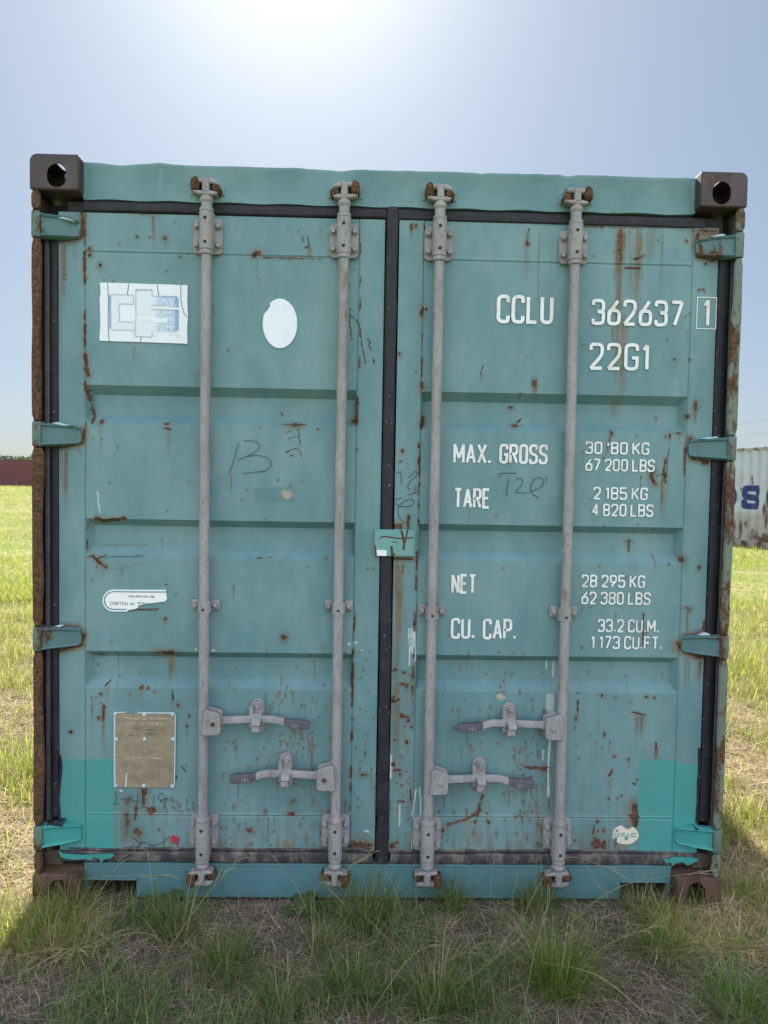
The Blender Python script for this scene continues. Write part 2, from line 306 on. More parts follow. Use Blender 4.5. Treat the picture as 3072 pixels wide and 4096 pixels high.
def ribbon(mb, pts, closed, wd, y0, th, taper=None):
    P = []
    for p in pts:
        if not P or np.linalg.norm(np.array(p)-P[-1]) > 1e-5: P.append(np.array(p, float))
    if closed and np.linalg.norm(P[0]-P[-1]) < 1e-5: P.pop()
    n = len(P)
    if n < 2: return
    L = []; Rr = []
    for i in range(n):
        a = P[i-1] if (i > 0 or closed) else P[i]; c = P[(i+1) % n] if (i < n-1 or closed) else P[i]
        d1 = P[i]-a; d2 = c-P[i]
        d1 = d1/np.linalg.norm(d1) if np.linalg.norm(d1) > 0 else d2/np.linalg.norm(d2); d2 = d2/np.linalg.norm(d2) if np.linalg.norm(d2) > 0 else d1
        n1 = np.array((-d1[1], d1[0])); n2 = np.array((-d2[1], d2[0])); mm = n1+n2; q = mm@mm
        mm = mm*(2/q) if q > .35 else n1*1.3
        ww = wd*(taper[i] if taper is not None else 1)
        L.append(P[i]+mm*ww/2); Rr.append(P[i]-mm*ww/2)
    vs = [(x, y0-th, z) for x, z in L]+[(x, y0-th, z) for x, z in Rr]+[(x, y0, z) for x, z in L]+[(x, y0, z) for x, z in Rr]
    fs = []
    for i in range(n if closed else n-1):
        j = (i+1) % n; fs += [(i, n+i, n+j, j), (2*n+i, i, j, 2*n+j), (n+i, 3*n+i, 3*n+j, n+j)]
    mb.add(vs, fs)
_lvl = [0]
def text(mb, s, x0, x1, z0, z1, y, wd, fit=True, gap=.42, th=.0008, aspect=.46, rad=.5):
    """fits a line of text into the rectangle x0..x1, z0..z1 of a plane at depth y"""
    h = z1-z0-wd; cw = aspect*h; adv = [GL[c][0]*cw+(gap*cw if c != ' ' else 0) for c in s]; tot = sum(adv)-gap*cw
    k = (x1-x0-wd)/tot; x = x0+wd/2
    for c, a in zip(s, adv):
        wch = GL[c][0]*cw*k
        for st in GL[c][1]:
            pts, cl = fillet(st, wch, h, min(rad*cw, .3*h)); segs = [[pts[0]]]
            for i in range(1, len(pts)):                     # sharp turns start a new strip so no strip folds over itself
                segs[-1].append(pts[i])
                if 0 < i < len(pts)-1 and not cl:
                    d1 = pts[i]-pts[i-1]; d2 = pts[i+1]-pts[i]
                    if d1@d2 < -.05*np.linalg.norm(d1)*np.linalg.norm(d2): segs.append([pts[i]])
            for sg in segs:
                _lvl[0] = (_lvl[0]+1) % 5; ribbon(mb, [(x+p[0], z0+wd/2+p[1]) for p in sg], cl, wd, y-_lvl[0]*.00012, th)
        x += a*k
def scrib(mb, px, y, wd, smooth=True):
    """a hand-drawn stroke through photo pixels on the plane y"""
    P = [B(a, b, y)[[0, 2]] for a, b in px]
    if smooth and len(P) > 2:
        Q = []; E = [2*P[0]-P[1]]+P+[2*P[-1]-P[-2]]
        for i in range(1, len(E)-2):
            for t in np.linspace(0, 1, 7)[:-1]:
                a, b, c, d = E[i-1], E[i], E[i+1], E[i+2]; Q.append(.5*((2*b)+(c-a)*t+(2*a-5*b+4*c-d)*t*t+(3*b-a-3*c+d)*t**3))
        P = Q+[P[-1]]
    _lvl[0] = (_lvl[0]+1) % 5; ribbon(mb, P, False, wd, y-_lvl[0]*.00012, .0004)
def rect(px0, py0, px1, py1, y):
    a = B(px0, py0, y); b = B(px1, py1, y); return min(a[0], b[0]), max(a[0], b[0]), min(a[2], b[2]), max(a[2], b[2])
def poly(pxs, y): return [tuple(B(a, b, y)[[0, 2]]) for a, b in pxs]

# ------------------------------------------------------------ the teal container
YD, YH = .060, .050                         # door plane, header plane
ROOT = empty('shipping_container', (0, 3.03, 0), 'weathered teal shipping container seen from its closed double doors, white lettering on the right door', 'shipping container')
W2, HT, LN = 1.219, 2.591, 6.058
def boolean_mesh(name, base, cutters):
    tmp = [base]+cutters
    for c in cutters:
        b = base.modifiers.new('b', 'BOOLEAN'); b.operation = 'DIFFERENCE'; b.object = c; b.solver = 'EXACT'
    dg = bpy.context.evaluated_depsgraph_get(); me = bpy.data.meshes.new_from_object(base.evaluated_get(dg)); me.name = name; me.materials.clear()
    for t in tmp:
        d = t.data; bpy.data.objects.remove(t); bpy.data.meshes.remove(d)
    me.polygons.foreach_set('use_smooth', [True]*len(me.polygons)); me.set_sharp_from_angle(angle=math.radians(30)); return me
def stadium(cx, cz, w_, h_, n=10):
    r = w_/2; k = h_/2-r; return [(cx+r*math.cos(t), cz+k+r*math.sin(t)) for t in np.linspace(0, math.pi, n)]+[(cx+r*math.cos(t), cz-k+r*math.sin(t)) for t in np.linspace(math.pi, 2*math.pi, n)]
def casting(sx, top, y0, ysgn):
    """corner casting at a corner; built in place as real hollow casting with three apertures"""
    x0, x1 = (sx*W2, sx*(W2-.162)); xa, xb = min(x0, x1), max(x0, x1)
    za, zb = (HT-.118, HT) if top else (0.0, .118)
    ya, yb = (y0, y0+.178) if ysgn > 0 else (y0-.178, y0)
    r = .024; pts = []
    def arc(cx, cz, a0, a1, rr): return [(cx+rr*math.cos(t), cz+rr*math.sin(t)) for t in np.linspace(a0, a1, 6)]
    rr = {('o', 't'): r if top else .006, ('o', 'b'): .006 if top else .014, ('i', 't'): .005, ('i', 'b'): .007}
    def R(side, v): return rr[('o' if side == sx else 'i', v)]
    a = R(1, 't'); pts += arc(xb-a, zb-a, 0, math.pi/2, a); a = R(-1, 't'); pts += arc(xa+a, zb-a, math.pi/2, math.pi, a)
    a = R(-1, 'b'); pts += arc(xa+a, za+a, math.pi, 1.5*math.pi, a); a = R(1, 'b'); pts += arc(xb-a, za+a, 1.5*math.pi, 2*math.pi, a)
    base = MB().prism(pts, ya, yb, .004).build('c', None, smooth=0)
    c1 = MB().box(xa+.028, xb-.028, ya+.028, yb-.028, za+.024, zb-.024).build('c', None, smooth=0)
    cx = sx*(W2-.091); cz = HT-.072 if top else .062
    yf0, yf1 = (ya-.02, ya+.05) if ysgn > 0 else (yb-.05, yb+.02)
    c2 = MB().prism(stadium(cx, cz, .064, .078 if top else .080), yf0, yf1).build('c', None, smooth=0)
    ym = (ya+yb)/2
    zz = (zb-.05, zb+.02) if top else (za-.02, za+.05)
    vs = stadium(cx, ym, .064, .124); n = len(vs)
    c3 = MB().add([(x, y, zz[0]) for x, y in vs]+[(x, y, zz[1]) for x, y in vs], [tuple(range(n))[::-1], tuple(range(n, 2*n))]+[(i, (i+1) % n, n+(i+1) % n, n+i) for i in range(n)]).build('c', None, smooth=0)
    xs = (x0-.02, x0+.05) if sx < 0 else (x0-.05, x0+.02)
    vs = stadium(ym, cz, .052, .079)
    c4 = MB().add([(xs[0], y, z) for y, z in vs]+[(xs[1], y, z) for y, z in vs], [tuple(range(n))[::-1], tuple(range(n, 2*n))]+[(i, (i+1) % n, n+(i+1) % n, n+i) for i in range(n)]).build('c', None, smooth=0)
    return link('corner_casting', boolean_mesh('corner_casting', base, [c1, c2, c3, c4]), M['cast' if top else 'castlow'], ROOT)
for sx in (-1, 1):
    for top in (True, False): casting(sx, top, 0, 1); casting(sx, top, LN, -1)
# header: box beam with a dented top lip
xs = np.linspace(-1.0575, 1.0575, 170); dent = -.005*ss(.7, .95, vn(xs, 0*xs, .10, 3))-.0025*vn(xs, 0*xs, .04, 5)-.003*vn(xs, 0*xs, .5, 8)-.006*np.exp(-((xs+.93)/.05)**2)+.004*np.exp(-((xs+.80)/.03)**2)
ring = []
for x, d in zip(xs, dent):
    t = 2.588+d; ring.append([(x, .115, 2.462), (x, YH, 2.462+.002*math.sin(x*31)), (x, YH, t-.016), (x, YH-.004-d*.3, t-.010), (x, YH-.004-d*.4, t), (x, YH+.012, t+.003), (x, .115, t+.002)])
V = np.array(ring).reshape(-1, 3); k = 7; i = np.arange(len(xs)-1)[:, None]*k+np.arange(k)[None]; j = i-np.arange(k)[None]+(np.arange(k)+1)[None] % k
F = np.stack([i, j, j+k, i+k], -1).reshape(-1, 4)
me = np_mesh('header', V, F, smooth=True); me.set_sharp_from_angle(angle=math.radians(35)); HEADER = link('header', me, M['teal'], ROOT)
MB().box(-1.06, -1.045, YH-.003, .1, 2.464, 2.58).build('weld_strip', M['teal'], HEADER, .002); MB().box(1.045, 1.06, YH-.003, .1, 2.464, 2.58).build('weld_strip', M['teal'], HEADER, .002)
# sill with the two fork-lift cut-outs
pts = [(-1.0575, .128), (-1.0575, .012), (-1.045, .012), (-1.045, .074), (-.873, .074), (-.873, .010), (.873, .010), (.873, .074), (1.045, .074), (1.045, .012), (1.0575, .012), (1.0575, .128)]
SILL = MB().prism(pts, YH, .058, .0015).build('sill', M['sill'], ROOT)
f = MB()
for s in (-1, 1): f.box(min(s*.871, s*1.047), max(s*.871, s*1.047), YH-.008, YH+.001, .075, .081)
f.box(-1.0574, 1.0574, YH-.003, .13, .1282, .134); f.build('sill_flange', M['sill'], SILL, .0015)
MB().box(-.86, .86, .062, .20, .004, .11).build('sill_box', M['dark'], SILL)
# corner posts: outer rusty channel flange broken by hinge lugs, inner web
HZ = {-1: [(2.405, 2.318), (1.697, 1.612), (.990, .905), (.288, .203)], 1: [(2.390, 2.306), (1.690, 1.606), (.989, .907), (.290, .205)]}
for sx in (-1, 1):
    o = MB().box(min(sx*1.214, sx*1.2065), max(sx*1.214, sx*1.2065), .012, .16, .118, 2.473).build('corner_post', M['postL' if sx < 0 else 'postR'], ROOT, .002)
    spans = []; zt = 2.473
    for a, b in HZ[sx]: spans.append((zt, a+.004)); zt = b-.004
    spans.append((zt, .118))
    for a, b in spans:
        n = max(6, int((a-b)/.02)); zs = np.linspace(a-.001, b+.001, n); V = []
        e = np.minimum(np.arange(n), np.arange(n)[::-1]); ch = .006*(e == 0)
        wob = (.010 if sx < 0 else .008)*(fbm(zs, 0*zs, .22, 4+sx)-.5)*(1 if abs(a-b) > .2 else .2)-.006*ss(.55, .8, vn(zs, 0*zs, .3, 9-sx))*(abs(a-b) > .2)
        wout = .004*(vn(zs, 0*zs, .16, 12+sx)-.5)
        for z, q, c, wo in zip(zs, wob, ch, wout):
            xo = W2-.002+min(wo, .0015)-c; xi = 1.186+q+c
            V += [(sx*xo, .05, z), (sx*xo, .010, z), (sx*(xo-.006), .004, z), (sx*((xo+xi)/2), .0025+.003*abs(q)*100, z), (sx*(xi+.004), .005, z), (sx*xi, .011, z), (sx*(xi+.002), .017, z)]
        k = 7; ii = np.arange(n-1)[:, None]*k+np.arange(k-1)[None]; F = np.stack([ii, ii+1, ii+k+1, ii+k], -1).reshape(-1, 4)
        if sx > 0: F = F[:, ::-1]
        V = np.array(V); F = np.concatenate([F, [[0, 1, 2, 3], [3, 4, 5, 6], [(n-1)*k+3, (n-1)*k+2, (n-1)*k+1, (n-1)*k], [(n-1)*k+6, (n-1)*k+5, (n-1)*k+4, (n-1)*k+3]]])
        link('post_flange', np_mesh('post_flange', V, F, smooth=False), M['postL' if sx < 0 else 'postR'], o)
    def xr(a, b): return (min(sx*a, sx*b), max(sx*a, sx*b))
    MB().box(*xr(1.2064, 1.10), .105, .13, .119, 2.46).build('post_web', M['dark'], o)
    MB().box(*(xr(1.197, 1.179) if sx < 0 else xr(1.2062, 1.199)), .056, .104, .17, 2.40).build('seal_channel', M['lip'], o, .004)
    MB().box(*xr(1.205, 1.14), .062, .10, .119, .172).build('post_foot', M['brown'], o, .003)
MB().box(-1.0574, 1.0574, .101, .125, 2.38, 2.4618).build('header_rebate', M['dark'], HEADER)
# shell
def corr(nm, n, mk, mat, parent, z0, z1):
    """trapezoid-corrugated sheet along u in metres, depth d; mk(u, d, z) gives the point"""
    us = []; ds = []
    for q in range(n): us += [q*.278, q*.278+.070, q*.278+.139, q*.278+.209]; ds += [0, 0, .036, .036]
    us.append(n*.278); ds.append(0); V = [mk(u, d, z) for z in (z0, z1) for u, d in zip(us, ds)]
    return link(nm, np_mesh(nm, np.array(V), gridfaces(2, len(us))), mat, parent)
for sx in (-1, 1):
    corr('side_wall', 20, lambda u, d, z: (sx*(1.208-d), .22+u, z), M['teal'], ROOT, .15, 2.50)
    s = MB().box(min(sx*1.15, sx*1.2135), max(sx*1.15, sx*1.2135), .179, LN-.179, .02, .16).build('bottom_rail', M['sill'], ROOT, .003)
    MB().box(min(sx*1.15, sx*1.2135), max(sx*1.15, sx*1.2135), .179, LN-.179, 2.49, 2.566).build('top_rail', M['teal'], ROOT, .003)
MB().box(-1.15, 1.15, .1152, LN-.06, 2.555, 2.572).build('roof', M['teal'], ROOT)
MB().box(-1.15, 1.15, .12, LN-.06, .10, .15).build('floor_deck', M['dark'], ROOT)
corr('end_wall', 8, lambda u, d, z: (1.112-u, LN-.02-d, z), M['teal'], ROOT, .13, 2.56)
for sx in (-1, 1): MB().box(min(sx*1.09, sx*1.21), max(sx*1.09, sx*1.21), LN-.16, LN-.01, .118, 2.473).build('rear_post', M['teal'], ROOT, .003)

# ------------------------------------------------------------ doors: dense sheet with pressed ribs, wear laid on the sheet
RIBS = [(1.831, 1.801, 1.727, 1.699), (1.365, 1.340, 1.266, 1.233), (.896, .870, .797, .764)]
SEAMZ = (2.287, .3035)
class Sheet:
    def __init__(s, x0, x1, z0, z1, step=.0042, extra_x=(), extra_z=()):
        s.x = np.unique(np.round(np.concatenate([np.linspace(x0, x1, int((x1-x0)/step)+1), extra_x]), 5))
        s.z = np.unique(np.round(np.concatenate([np.linspace(z0, z1, int((z1-z0)/step)+1), extra_z]), 5))
        s.X, s.Z = np.meshgrid(s.x, s.z); s.w = np.zeros(s.X.shape+(6,))
        s.n1 = fbm(s.X, s.Z, .010, 1); s.n2 = fbm(s.X, s.Z, .035, 2); s.n3 = fbm(s.X, s.Z, .012, 3, .25); s.n4 = fbm(s.X, s.Z, .12, 6); s.n5 = fbm(s.X, s.Z, .007, 9, .55)
    def win(s, xa, xb, za, zb):
        return slice(np.searchsorted(s.z, za), np.searchsorted(s.z, zb)), slice(np.searchsorted(s.x, xa), np.searchsorted(s.x, xb))
    def put(s, c, w, f): 
        if f.size: s.w[w+(c,)] = np.maximum(s.w[w+(c,)], f)
    def blot(s, px, py, rx, ry=None, amt=1.0, c=0, halo=.45, rough=.9):
        ry = ry or rx; x, _, z = B(px, py, YD); rx *= .00086; ry *= .00086; rx = max(rx, .0026); ry = max(ry, .003)
        w = s.win(x-3*rx-.01, x+3*rx+.01, z-3*ry-.02, z+3*ry+.01); X = s.X[w]; Z = s.Z[w]
        d = np.hypot((X-x)/rx, (Z-z)/ry)+rough*(s.n1[w]-.5)*1.6
        s.put(c, w, amt*(1-ss(.55, 1.25, d)))
        if halo and c == 0: s.put(1, w, 1.25*halo*(1-ss(.7, 3.2, np.hypot((X-x)/rx, (Z-z+.3*ry)/ry))))
    def streak(s, px, py, ln, wd, amt=.7, c=1, rust=.0):
        x, _, z = B(px, py, YD); L = ln*.00086; r = max(wd*.00086/2, .003)
        w = s.win(x-3*r, x+3*r, z-L, z+.006); X = s.X[w]; Z = s.Z[w]; t = (z-Z)/L
        f = (1-ss(.35, 1.0, np.abs(X-x+.006*(s.n4[w]-.5))/r/(1.15-.3*t)))*(1-ss(.25, 1, t))*(.55+.9*(s.n3[w]-.2))*(.35+1.3*ss(.3, .68, s.n5[w]))*ss(-.06, .10, t+.12*(s.n1[w]-.5))
        s.put(c, w, np.clip(amt*f, 0, 1))
        if rust: s.put(0, w, np.clip(rust*f*(1-ss(.1, .8, t)), 0, 1))
    def line(s, pts, wd, amt=1.0, c=0, rough=.6, halo=0.0):
        P = [B(a, b, YD)[[0, 2]] for a, b in pts]; r = max(wd*.00086/2, .0023)
        for a, b in zip(P[:-1], P[1:]):
            k = 4*r+.012; w = s.win(min(a[0], b[0])-k, max(a[0], b[0])+k, min(a[1], b[1])-k, max(a[1], b[1])+k); X = s.X[w]; Z = s.Z[w]
            if not X.size: continue
            e = b-a; t = np.clip(((X-a[0])*e[0]+(Z-a[1])*e[1])/(e@e+1e-12), 0, 1); d = np.hypot(X-a[0]-t*e[0], Z-a[1]-t*e[1])/r+rough*(s.n1[w]-.5)*1.8
            s.put(c, w, amt*(1-ss(.5, 1.35, d)))
            if halo: s.put(1, w, halo*(1-ss(.8, 4, d)))
    def patchy(s, pts, wd, amt, dens=.5, c=0, halo=.3):
        """rust that comes and goes along a seam"""
        P = [B(a, b, YD)[[0, 2]] for a, b in pts]; r = wd*.00086/2
        for a, b in zip(P[:-1], P[1:]):
            k = 5*r+.01; w = s.win(min(a[0], b[0])-k, max(a[0], b[0])+k, min(a[1], b[1])-k, max(a[1], b[1])+k); X = s.X[w]; Z = s.Z[w]
            e = b-a; t = np.clip(((X-a[0])*e[0]+(Z-a[1])*e[1])/(e@e), 0, 1); d = np.hypot(X-a[0]-t*e[0], Z-a[1]-t*e[1])/r
            on = ss(1-dens-.1, 1-dens+.12, fbm(X*.2, Z, .05, 8)*.6+s.n2[w]*.4)
            s.put(c, w, amt*on*(1-ss(.4, 1.4, d+(s.n1[w]-.5)*1.5))); s.put(1, w, halo*on*(1-ss(.8, 3.5, d)))
    def specks(s, x0, y0, x1, y1, n, r=(3, 7), tall=1.6, amt=.9, streak=.3):
        for _ in range(n):
            a, b = random.uniform(x0, x1), random.uniform(y0, y1); q = random.uniform(*r)*random.choice((.3, .4, .55, .8)); s.blot(a, b, q*random.uniform(.6, 1), q*random.uniform(.8, tall), amt*random.uniform(.45, 1), 0, .6)
            if random.random() < streak+.25: s.streak(a, b+q, random.uniform(25, 110), q*2.4, .75, rust=.3)
    def area(s, pts, c, amt=1.0, soft=.002):
        P = poly(pts, YD); ins = np.zeros(s.X.shape, bool); X = s.X+.004*(s.n2-.5); Z = s.Z+.005*(s.n2-.5)
        for (xa, za), (xb, zb) in zip(P, P[1:]+P[:1]):
            if za == zb: continue
            cr = ((za > Z) != (zb > Z)) & (X < (xb-xa)*(Z-za)/(zb-za)+xa); ins ^= cr
        s.w[..., c] = np.maximum(s.w[..., c], amt*ins)
    def bottom_grime(s, z0, h, amt):
        f = (1-ss(0, h, s.Z-z0))*ss(.35, .65, s.n3*.6+s.n2*.4); s.w[..., 1] = np.maximum(s.w[..., 1], amt*f)
def profile(s, xa, xb, outer_left):
    """rib depth over the sheet; the outer end slopes, the inner end is cut square"""
    dep = np.zeros_like(s.X)
    for t0, t1, b1, b0 in RIBS:
        fz = np.interp(s.Z, [b0, b1, t1, t0], [0, 1, 1, 0]); eo, ei = .020, .007
        fx = np.interp(s.X, [xa, xa+(eo if outer_left else ei), xb-(ei if outer_left else eo), xb], [0, 1, 1, 0]); dep = np.maximum(dep, np.minimum(fz, fx)*.036)
    d = dep.copy(); d -= .0022*((s.X < xa) | (s.X > xb))
    for q in (xa, xb): d += .0022*np.exp(-((s.X-q)/.0028)**2)*(dep < .001)
    inn = (s.X > xa) & (s.X < xb)
    for q in SEAMZ: d += inn*(.0016*np.exp(-((s.Z-q)/.0025)**2)-.0018*np.exp(-((s.Z-q-.006)/.003)**2))
    d += .0035*(fbm(s.X, s.Z, .35, 5)-.5)*inn
    return d
def door_mesh(s, x0, x1, z0, z1, dep):
    nz, nx = s.X.shape; V = np.stack([s.X, YD+dep, s.Z], -1).reshape(-1, 3); F = gridfaces(nz, nx)
    me = np_mesh('door', V, F, smooth=False)
    ring = np.concatenate([np.arange(nx), np.arange(1, nz)*nx+nx-1, (nz-1)*nx+np.arange(nx-2, -1, -1), np.arange(nz-2, 0, -1)*nx])
    V2 = V[ring].copy(); V2[:, 1] = .099; n = len(V); m_ = len(ring); a = np.arange(m_); F2 = np.stack([ring, n+a, n+(a+1) % m_, np.roll(ring, -1)], -1)
    me2 = np_mesh('door', np.concatenate([V, V2]), np.concatenate([F, F2]), smooth=True); bpy.data.meshes.remove(me); me2.set_sharp_from_angle(angle=math.radians(25))
    W = np.concatenate([s.w.reshape(-1, 6), s.w.reshape(-1, 6)[ring]]); col_attr(me2, 'wear', W[:, :3]); col_attr(me2, 'wear2', W[:, 3:]); return me2
XL0, XL1, XR0, XR1, ZD0, ZD1 = -1.147, -.022, .028, 1.152, .178, 2.421
EZ = [z for r in RIBS for z in r]+[z+d for z in SEAMZ for d in (-.003, 0, .003, .006, .009)]
# ---- left door
s = Sheet(XL0, XL1, ZD0, ZD1, extra_x=[-1.058, -1.055, -1.038, -.112, -.119, -1.061, -.109], extra_z=EZ)
s.patchy([(338, 870), (341, 1560)], 10, 1, .55, halo=.5); s.line([(342, 1420), (352, 1500)], 16, 1, halo=.5); s.streak(350, 1450, 170, 22, .7)
s.patchy([(345, 1690), (345, 2300)], 7, .9, .45); s.patchy([(343, 2300), (342, 3040)], 6, .8, .25)
s.streak(615, 858, 190, 22, .75, rust=.3); s.blot(585, 856, 30, 6, .45)
for a in [(548, 947, 6), (599, 949, 5), (661, 955, 9), (258, 1118, 6), (265, 1100, 4), (345, 1110, 5), (665, 2338, 4), (405, 1690, 8), (698, 888, 3), (720, 1028, 5), (755, 1015, 4), (454, 1127, 3), (247, 1152, 4), (1420, 1010, 4), (1195, 925, 3), (1282, 925, 3)]: s.blot(*a)
s.blot(360, 995, 10, 8); s.blot(360, 1020, 9, 8); s.streak(360, 1020, 50, 16, .6); s.blot(400, 1060, 9); s.streak(400, 1060, 60, 14, .6); s.streak(661, 955, 60, 14, .5)
s.streak(255, 960, 330, 30, .65); s.streak(300, 960, 180, 20, .4); s.streak(240, 940, 900, 16, .3)
s.blot(1030, 1012, 17, 12); s.blot(1018, 1025, 10, 8); s.streak(1030, 1020, 110, 18, .5); s.patchy([(1000, 1029), (1290, 1036)], 9, .9, .5); s.line([(1210, 945), (1213, 966)], 4, .9, 3)
s.line([(1230, 952), (1236, 985), (1220, 992)], 7, .9); s.streak(1238, 985, 90, 26, .65, rust=.3); s.streak(1478, 930, 60, 8, .5, rust=.5)
s.patchy([(1444, 885), (1437, 1550)], 7, .9, .4); s.line([(1402, 1232), (1400, 1300), (1407, 1360)], 6, 1); s.line([(1404, 1262), (1428, 1284), (1438, 1302), (1446, 1370), (1462, 1452)], 6, 1)
s.line([(1471, 1358), (1482, 1368), (1475, 1380), (1483, 1397)], 6, 1); s.line([(1492, 1433), (1498, 1455)], 6, 1); s.line([(1485, 1398), (1540, 1406)], 2, .5)
s.blot(405, 1685, 8, 9); s.streak(405, 1690, 70, 18, .6); s.blot(668, 1696, 12, 7); s.line([(655, 1712), (682, 1717)], 8, 1); s.streak(675, 1700, 150, 26, .7, rust=.25); s.patchy([(345, 1560), (370, 1690)], 14, .9, .5)
s.streak(262, 1795, 300, 36, .85); s.streak(322, 1790, 50, 20, .8, rust=.4); s.streak(240, 1795, 160, 20, .6)
s.line([(386, 2070), (410, 2084), (500, 2072)], 16, 1, halo=.3); s.blot(395, 2076, 18, 8); s.line([(390, 1968), (398, 2050)], 5, .5, 4); s.line([(372, 2226), (400, 2252), (425, 2270)], 15, 1, halo=.5); s.line([(390, 2235), (420, 2222)], 8, .9); s.streak(400, 2260, 80, 50, .4)
s.line([(420, 2228), (500, 2226), (572, 2224)], 4, .6, 3); s.line([(395, 2184), (580, 2184)], 8, .55, 1); s.line([(440, 2276), (530, 2266), (575, 2248)], 6, .45, 1); s.line([(345, 2230), (372, 2220)], 6, .8)
s.line([(1128, 1696), (1220, 1697)], 6, 1, halo=.3); s.blot(1178, 1700, 24, 9); s.line([(1148, 1730), (1172, 1714), (1194, 1716), (1202, 1790)], 4, .75); s.line([(1158, 1754), (1176, 1746), (1196, 1750), (1202, 1770)], 4, .7); s.line([(1144, 1812), (1162, 1798), (1190, 1794), (1204, 1812), (1206, 1830)], 4, .85); s.blot(1166, 1822, 8, 4)
s.blot(1120, 1648, 4); s.blot(1124, 1656, 5, 4); s.blot(1271, 1716, 4, 5); s.blot(1040, 1707, 4); s.blot(1428, 1797, 4, 7); s.patchy([(1430, 1590), (1427, 1700)], 13, 1, .6); s.blot(1414, 1684, 14, 10)
s.area([(1016, 1950), (1178, 1950), (1178, 2009), (1016, 2009)], 3, .16); s.blot(1148, 1980, 20, 22, 1, 5)
s.patchy([(1424, 2400), (1413, 2560)], 9, 1, .5); s.blot(1304, 2234, 6, 5); s.line([(1025, 2232), (1085, 2231)], 5, .8); s.blot(1470, 2274, 4); s.blot(1494, 2275, 5, 4)
s.blot(668, 2612, 34, 13, 1, 0, .6); s.streak(675, 2625, 160, 40, .75); s.blot(660, 2475, 8); s.streak(660, 2480, 40, 10, .5); s.blot(395, 2622, 16, 7, .8)
s.line([(435, 2728), (420, 2742)], 10, 1); s.blot(403, 2776, 6); s.line([(416, 2824), (412, 2880)], 13, 1, halo=.5); s.blot(396, 2872, 8); s.streak(412, 2870, 180, 26, .75, rust=.35); s.streak(425, 2740, 120, 26, .6)
s.blot(567, 2752, 9, 7); s.streak(567, 2755, 70, 20, .5); s.blot(592, 2753, 5); s.blot(618, 2768, 5); s.line([(688, 2764), (692, 2800)], 9, .9); s.streak(690, 2790, 90, 16, .6); s.blot(714, 2820, 7, 9); s.streak(715, 2825, 60, 12, .5)
s.blot(757, 2863, 6); s.blot(748, 2902, 5, 7); s.streak(750, 2900, 100, 14, .5); s.line([(728, 3068), (742, 3086)], 8, .9); s.blot(745, 3060, 4); s.blot(284, 2925, 7); s.blot(704, 3108, 6, 7)
s.blot(575, 3160, 16, 20); s.line([(573, 3160), (574, 3215)], 15, 1, halo=.6); s.streak(570, 3200, 60, 26, .8, rust=.6); s.blot(605, 3240, 20, 14); s.streak(607, 3245, 60, 20, .7, rust=.4); s.line([(545, 3225), (540, 3275)], 14, .9, halo=.5); s.line([(505, 3255), (508, 3300)], 20, .7, halo=.7); s.streak(505, 3280, 130, 60, .9); s.blot(548, 3330, 18, 20, .7); s.blot(512, 3202, 14, 16, .6); s.blot(635, 3318, 5)
s.specks(640, 3190, 780, 3250, 26, (2, 5)); s.specks(1060, 2760, 1270, 2830, 18, (2, 5), 2.2); s.specks(1120, 2915, 1250, 3010, 30, (3, 6), 2.4); s.specks(880, 2960, 1260, 3150, 34, (2, 5), 2.0); s.specks(880, 3200, 1400, 3400, 44, (4, 11), 1.7); s.specks(1040, 2740, 1400, 3250, 26, (2, 4))
s.specks(1420, 2600, 1500, 3380, 22, (3, 6)); s.specks(900, 2560, 1400, 2760, 14, (2, 3)); s.specks(360, 2540, 780, 2850, 12, (2, 3)); s.specks(360, 900, 1430, 1500, 16, (1, 3)); s.specks(360, 1720, 1400, 2400, 26, (1, 3))
s.blot(1137, 2548, 12, 12); s.blot(1138, 2549, 5, 6, 1, 3); s.patchy([(1413, 2600), (1400, 3250)], 11, 1, .5, halo=.4); s.blot(1456, 3098, 16, 8); s.blot(1166, 3254, 20, 8); s.blot(1172, 3204, 14, 12, .6)
s.blot(1435, 3385, 48, 24, 1, 0, .6); s.blot(1000, 3322, 14, 12); s.blot(1000, 3324, 6, 7, 1, 3); s.bottom_grime(ZD0, .14, .75); s.bottom_grime(ZD0, .6, .25)
s.area([(200, 3036), (446, 3036), (455, 3046), (455, 3420), (200, 3420)], 2)
for a in [(1395, 2575), (1425, 2570), (1445, 2600), (1462, 3322), (1472, 3326), (783, 2597), (853, 2602)]: s.blot(*a, 6, 3, .8, 4)
s.line([(330, 850), (332, 940), (310, 956), (240, 962)], 15, 1, halo=.9); s.line([(338, 1720), (330, 1770), (240, 1790)], 15, 1, halo=.9); s.line([(250, 2508), (310, 2510), (334, 2540), (325, 2580), (240, 2600)], 15, 1, halo=.9)
DOORL = link('door', door_mesh(s, XL0, XL1, ZD0, ZD1, profile(s, -1.058, -.112, True)), M['door'], ROOT); DOORL['label'] = 'door leaf with square logo sticker, white oval and rusty approval plate'
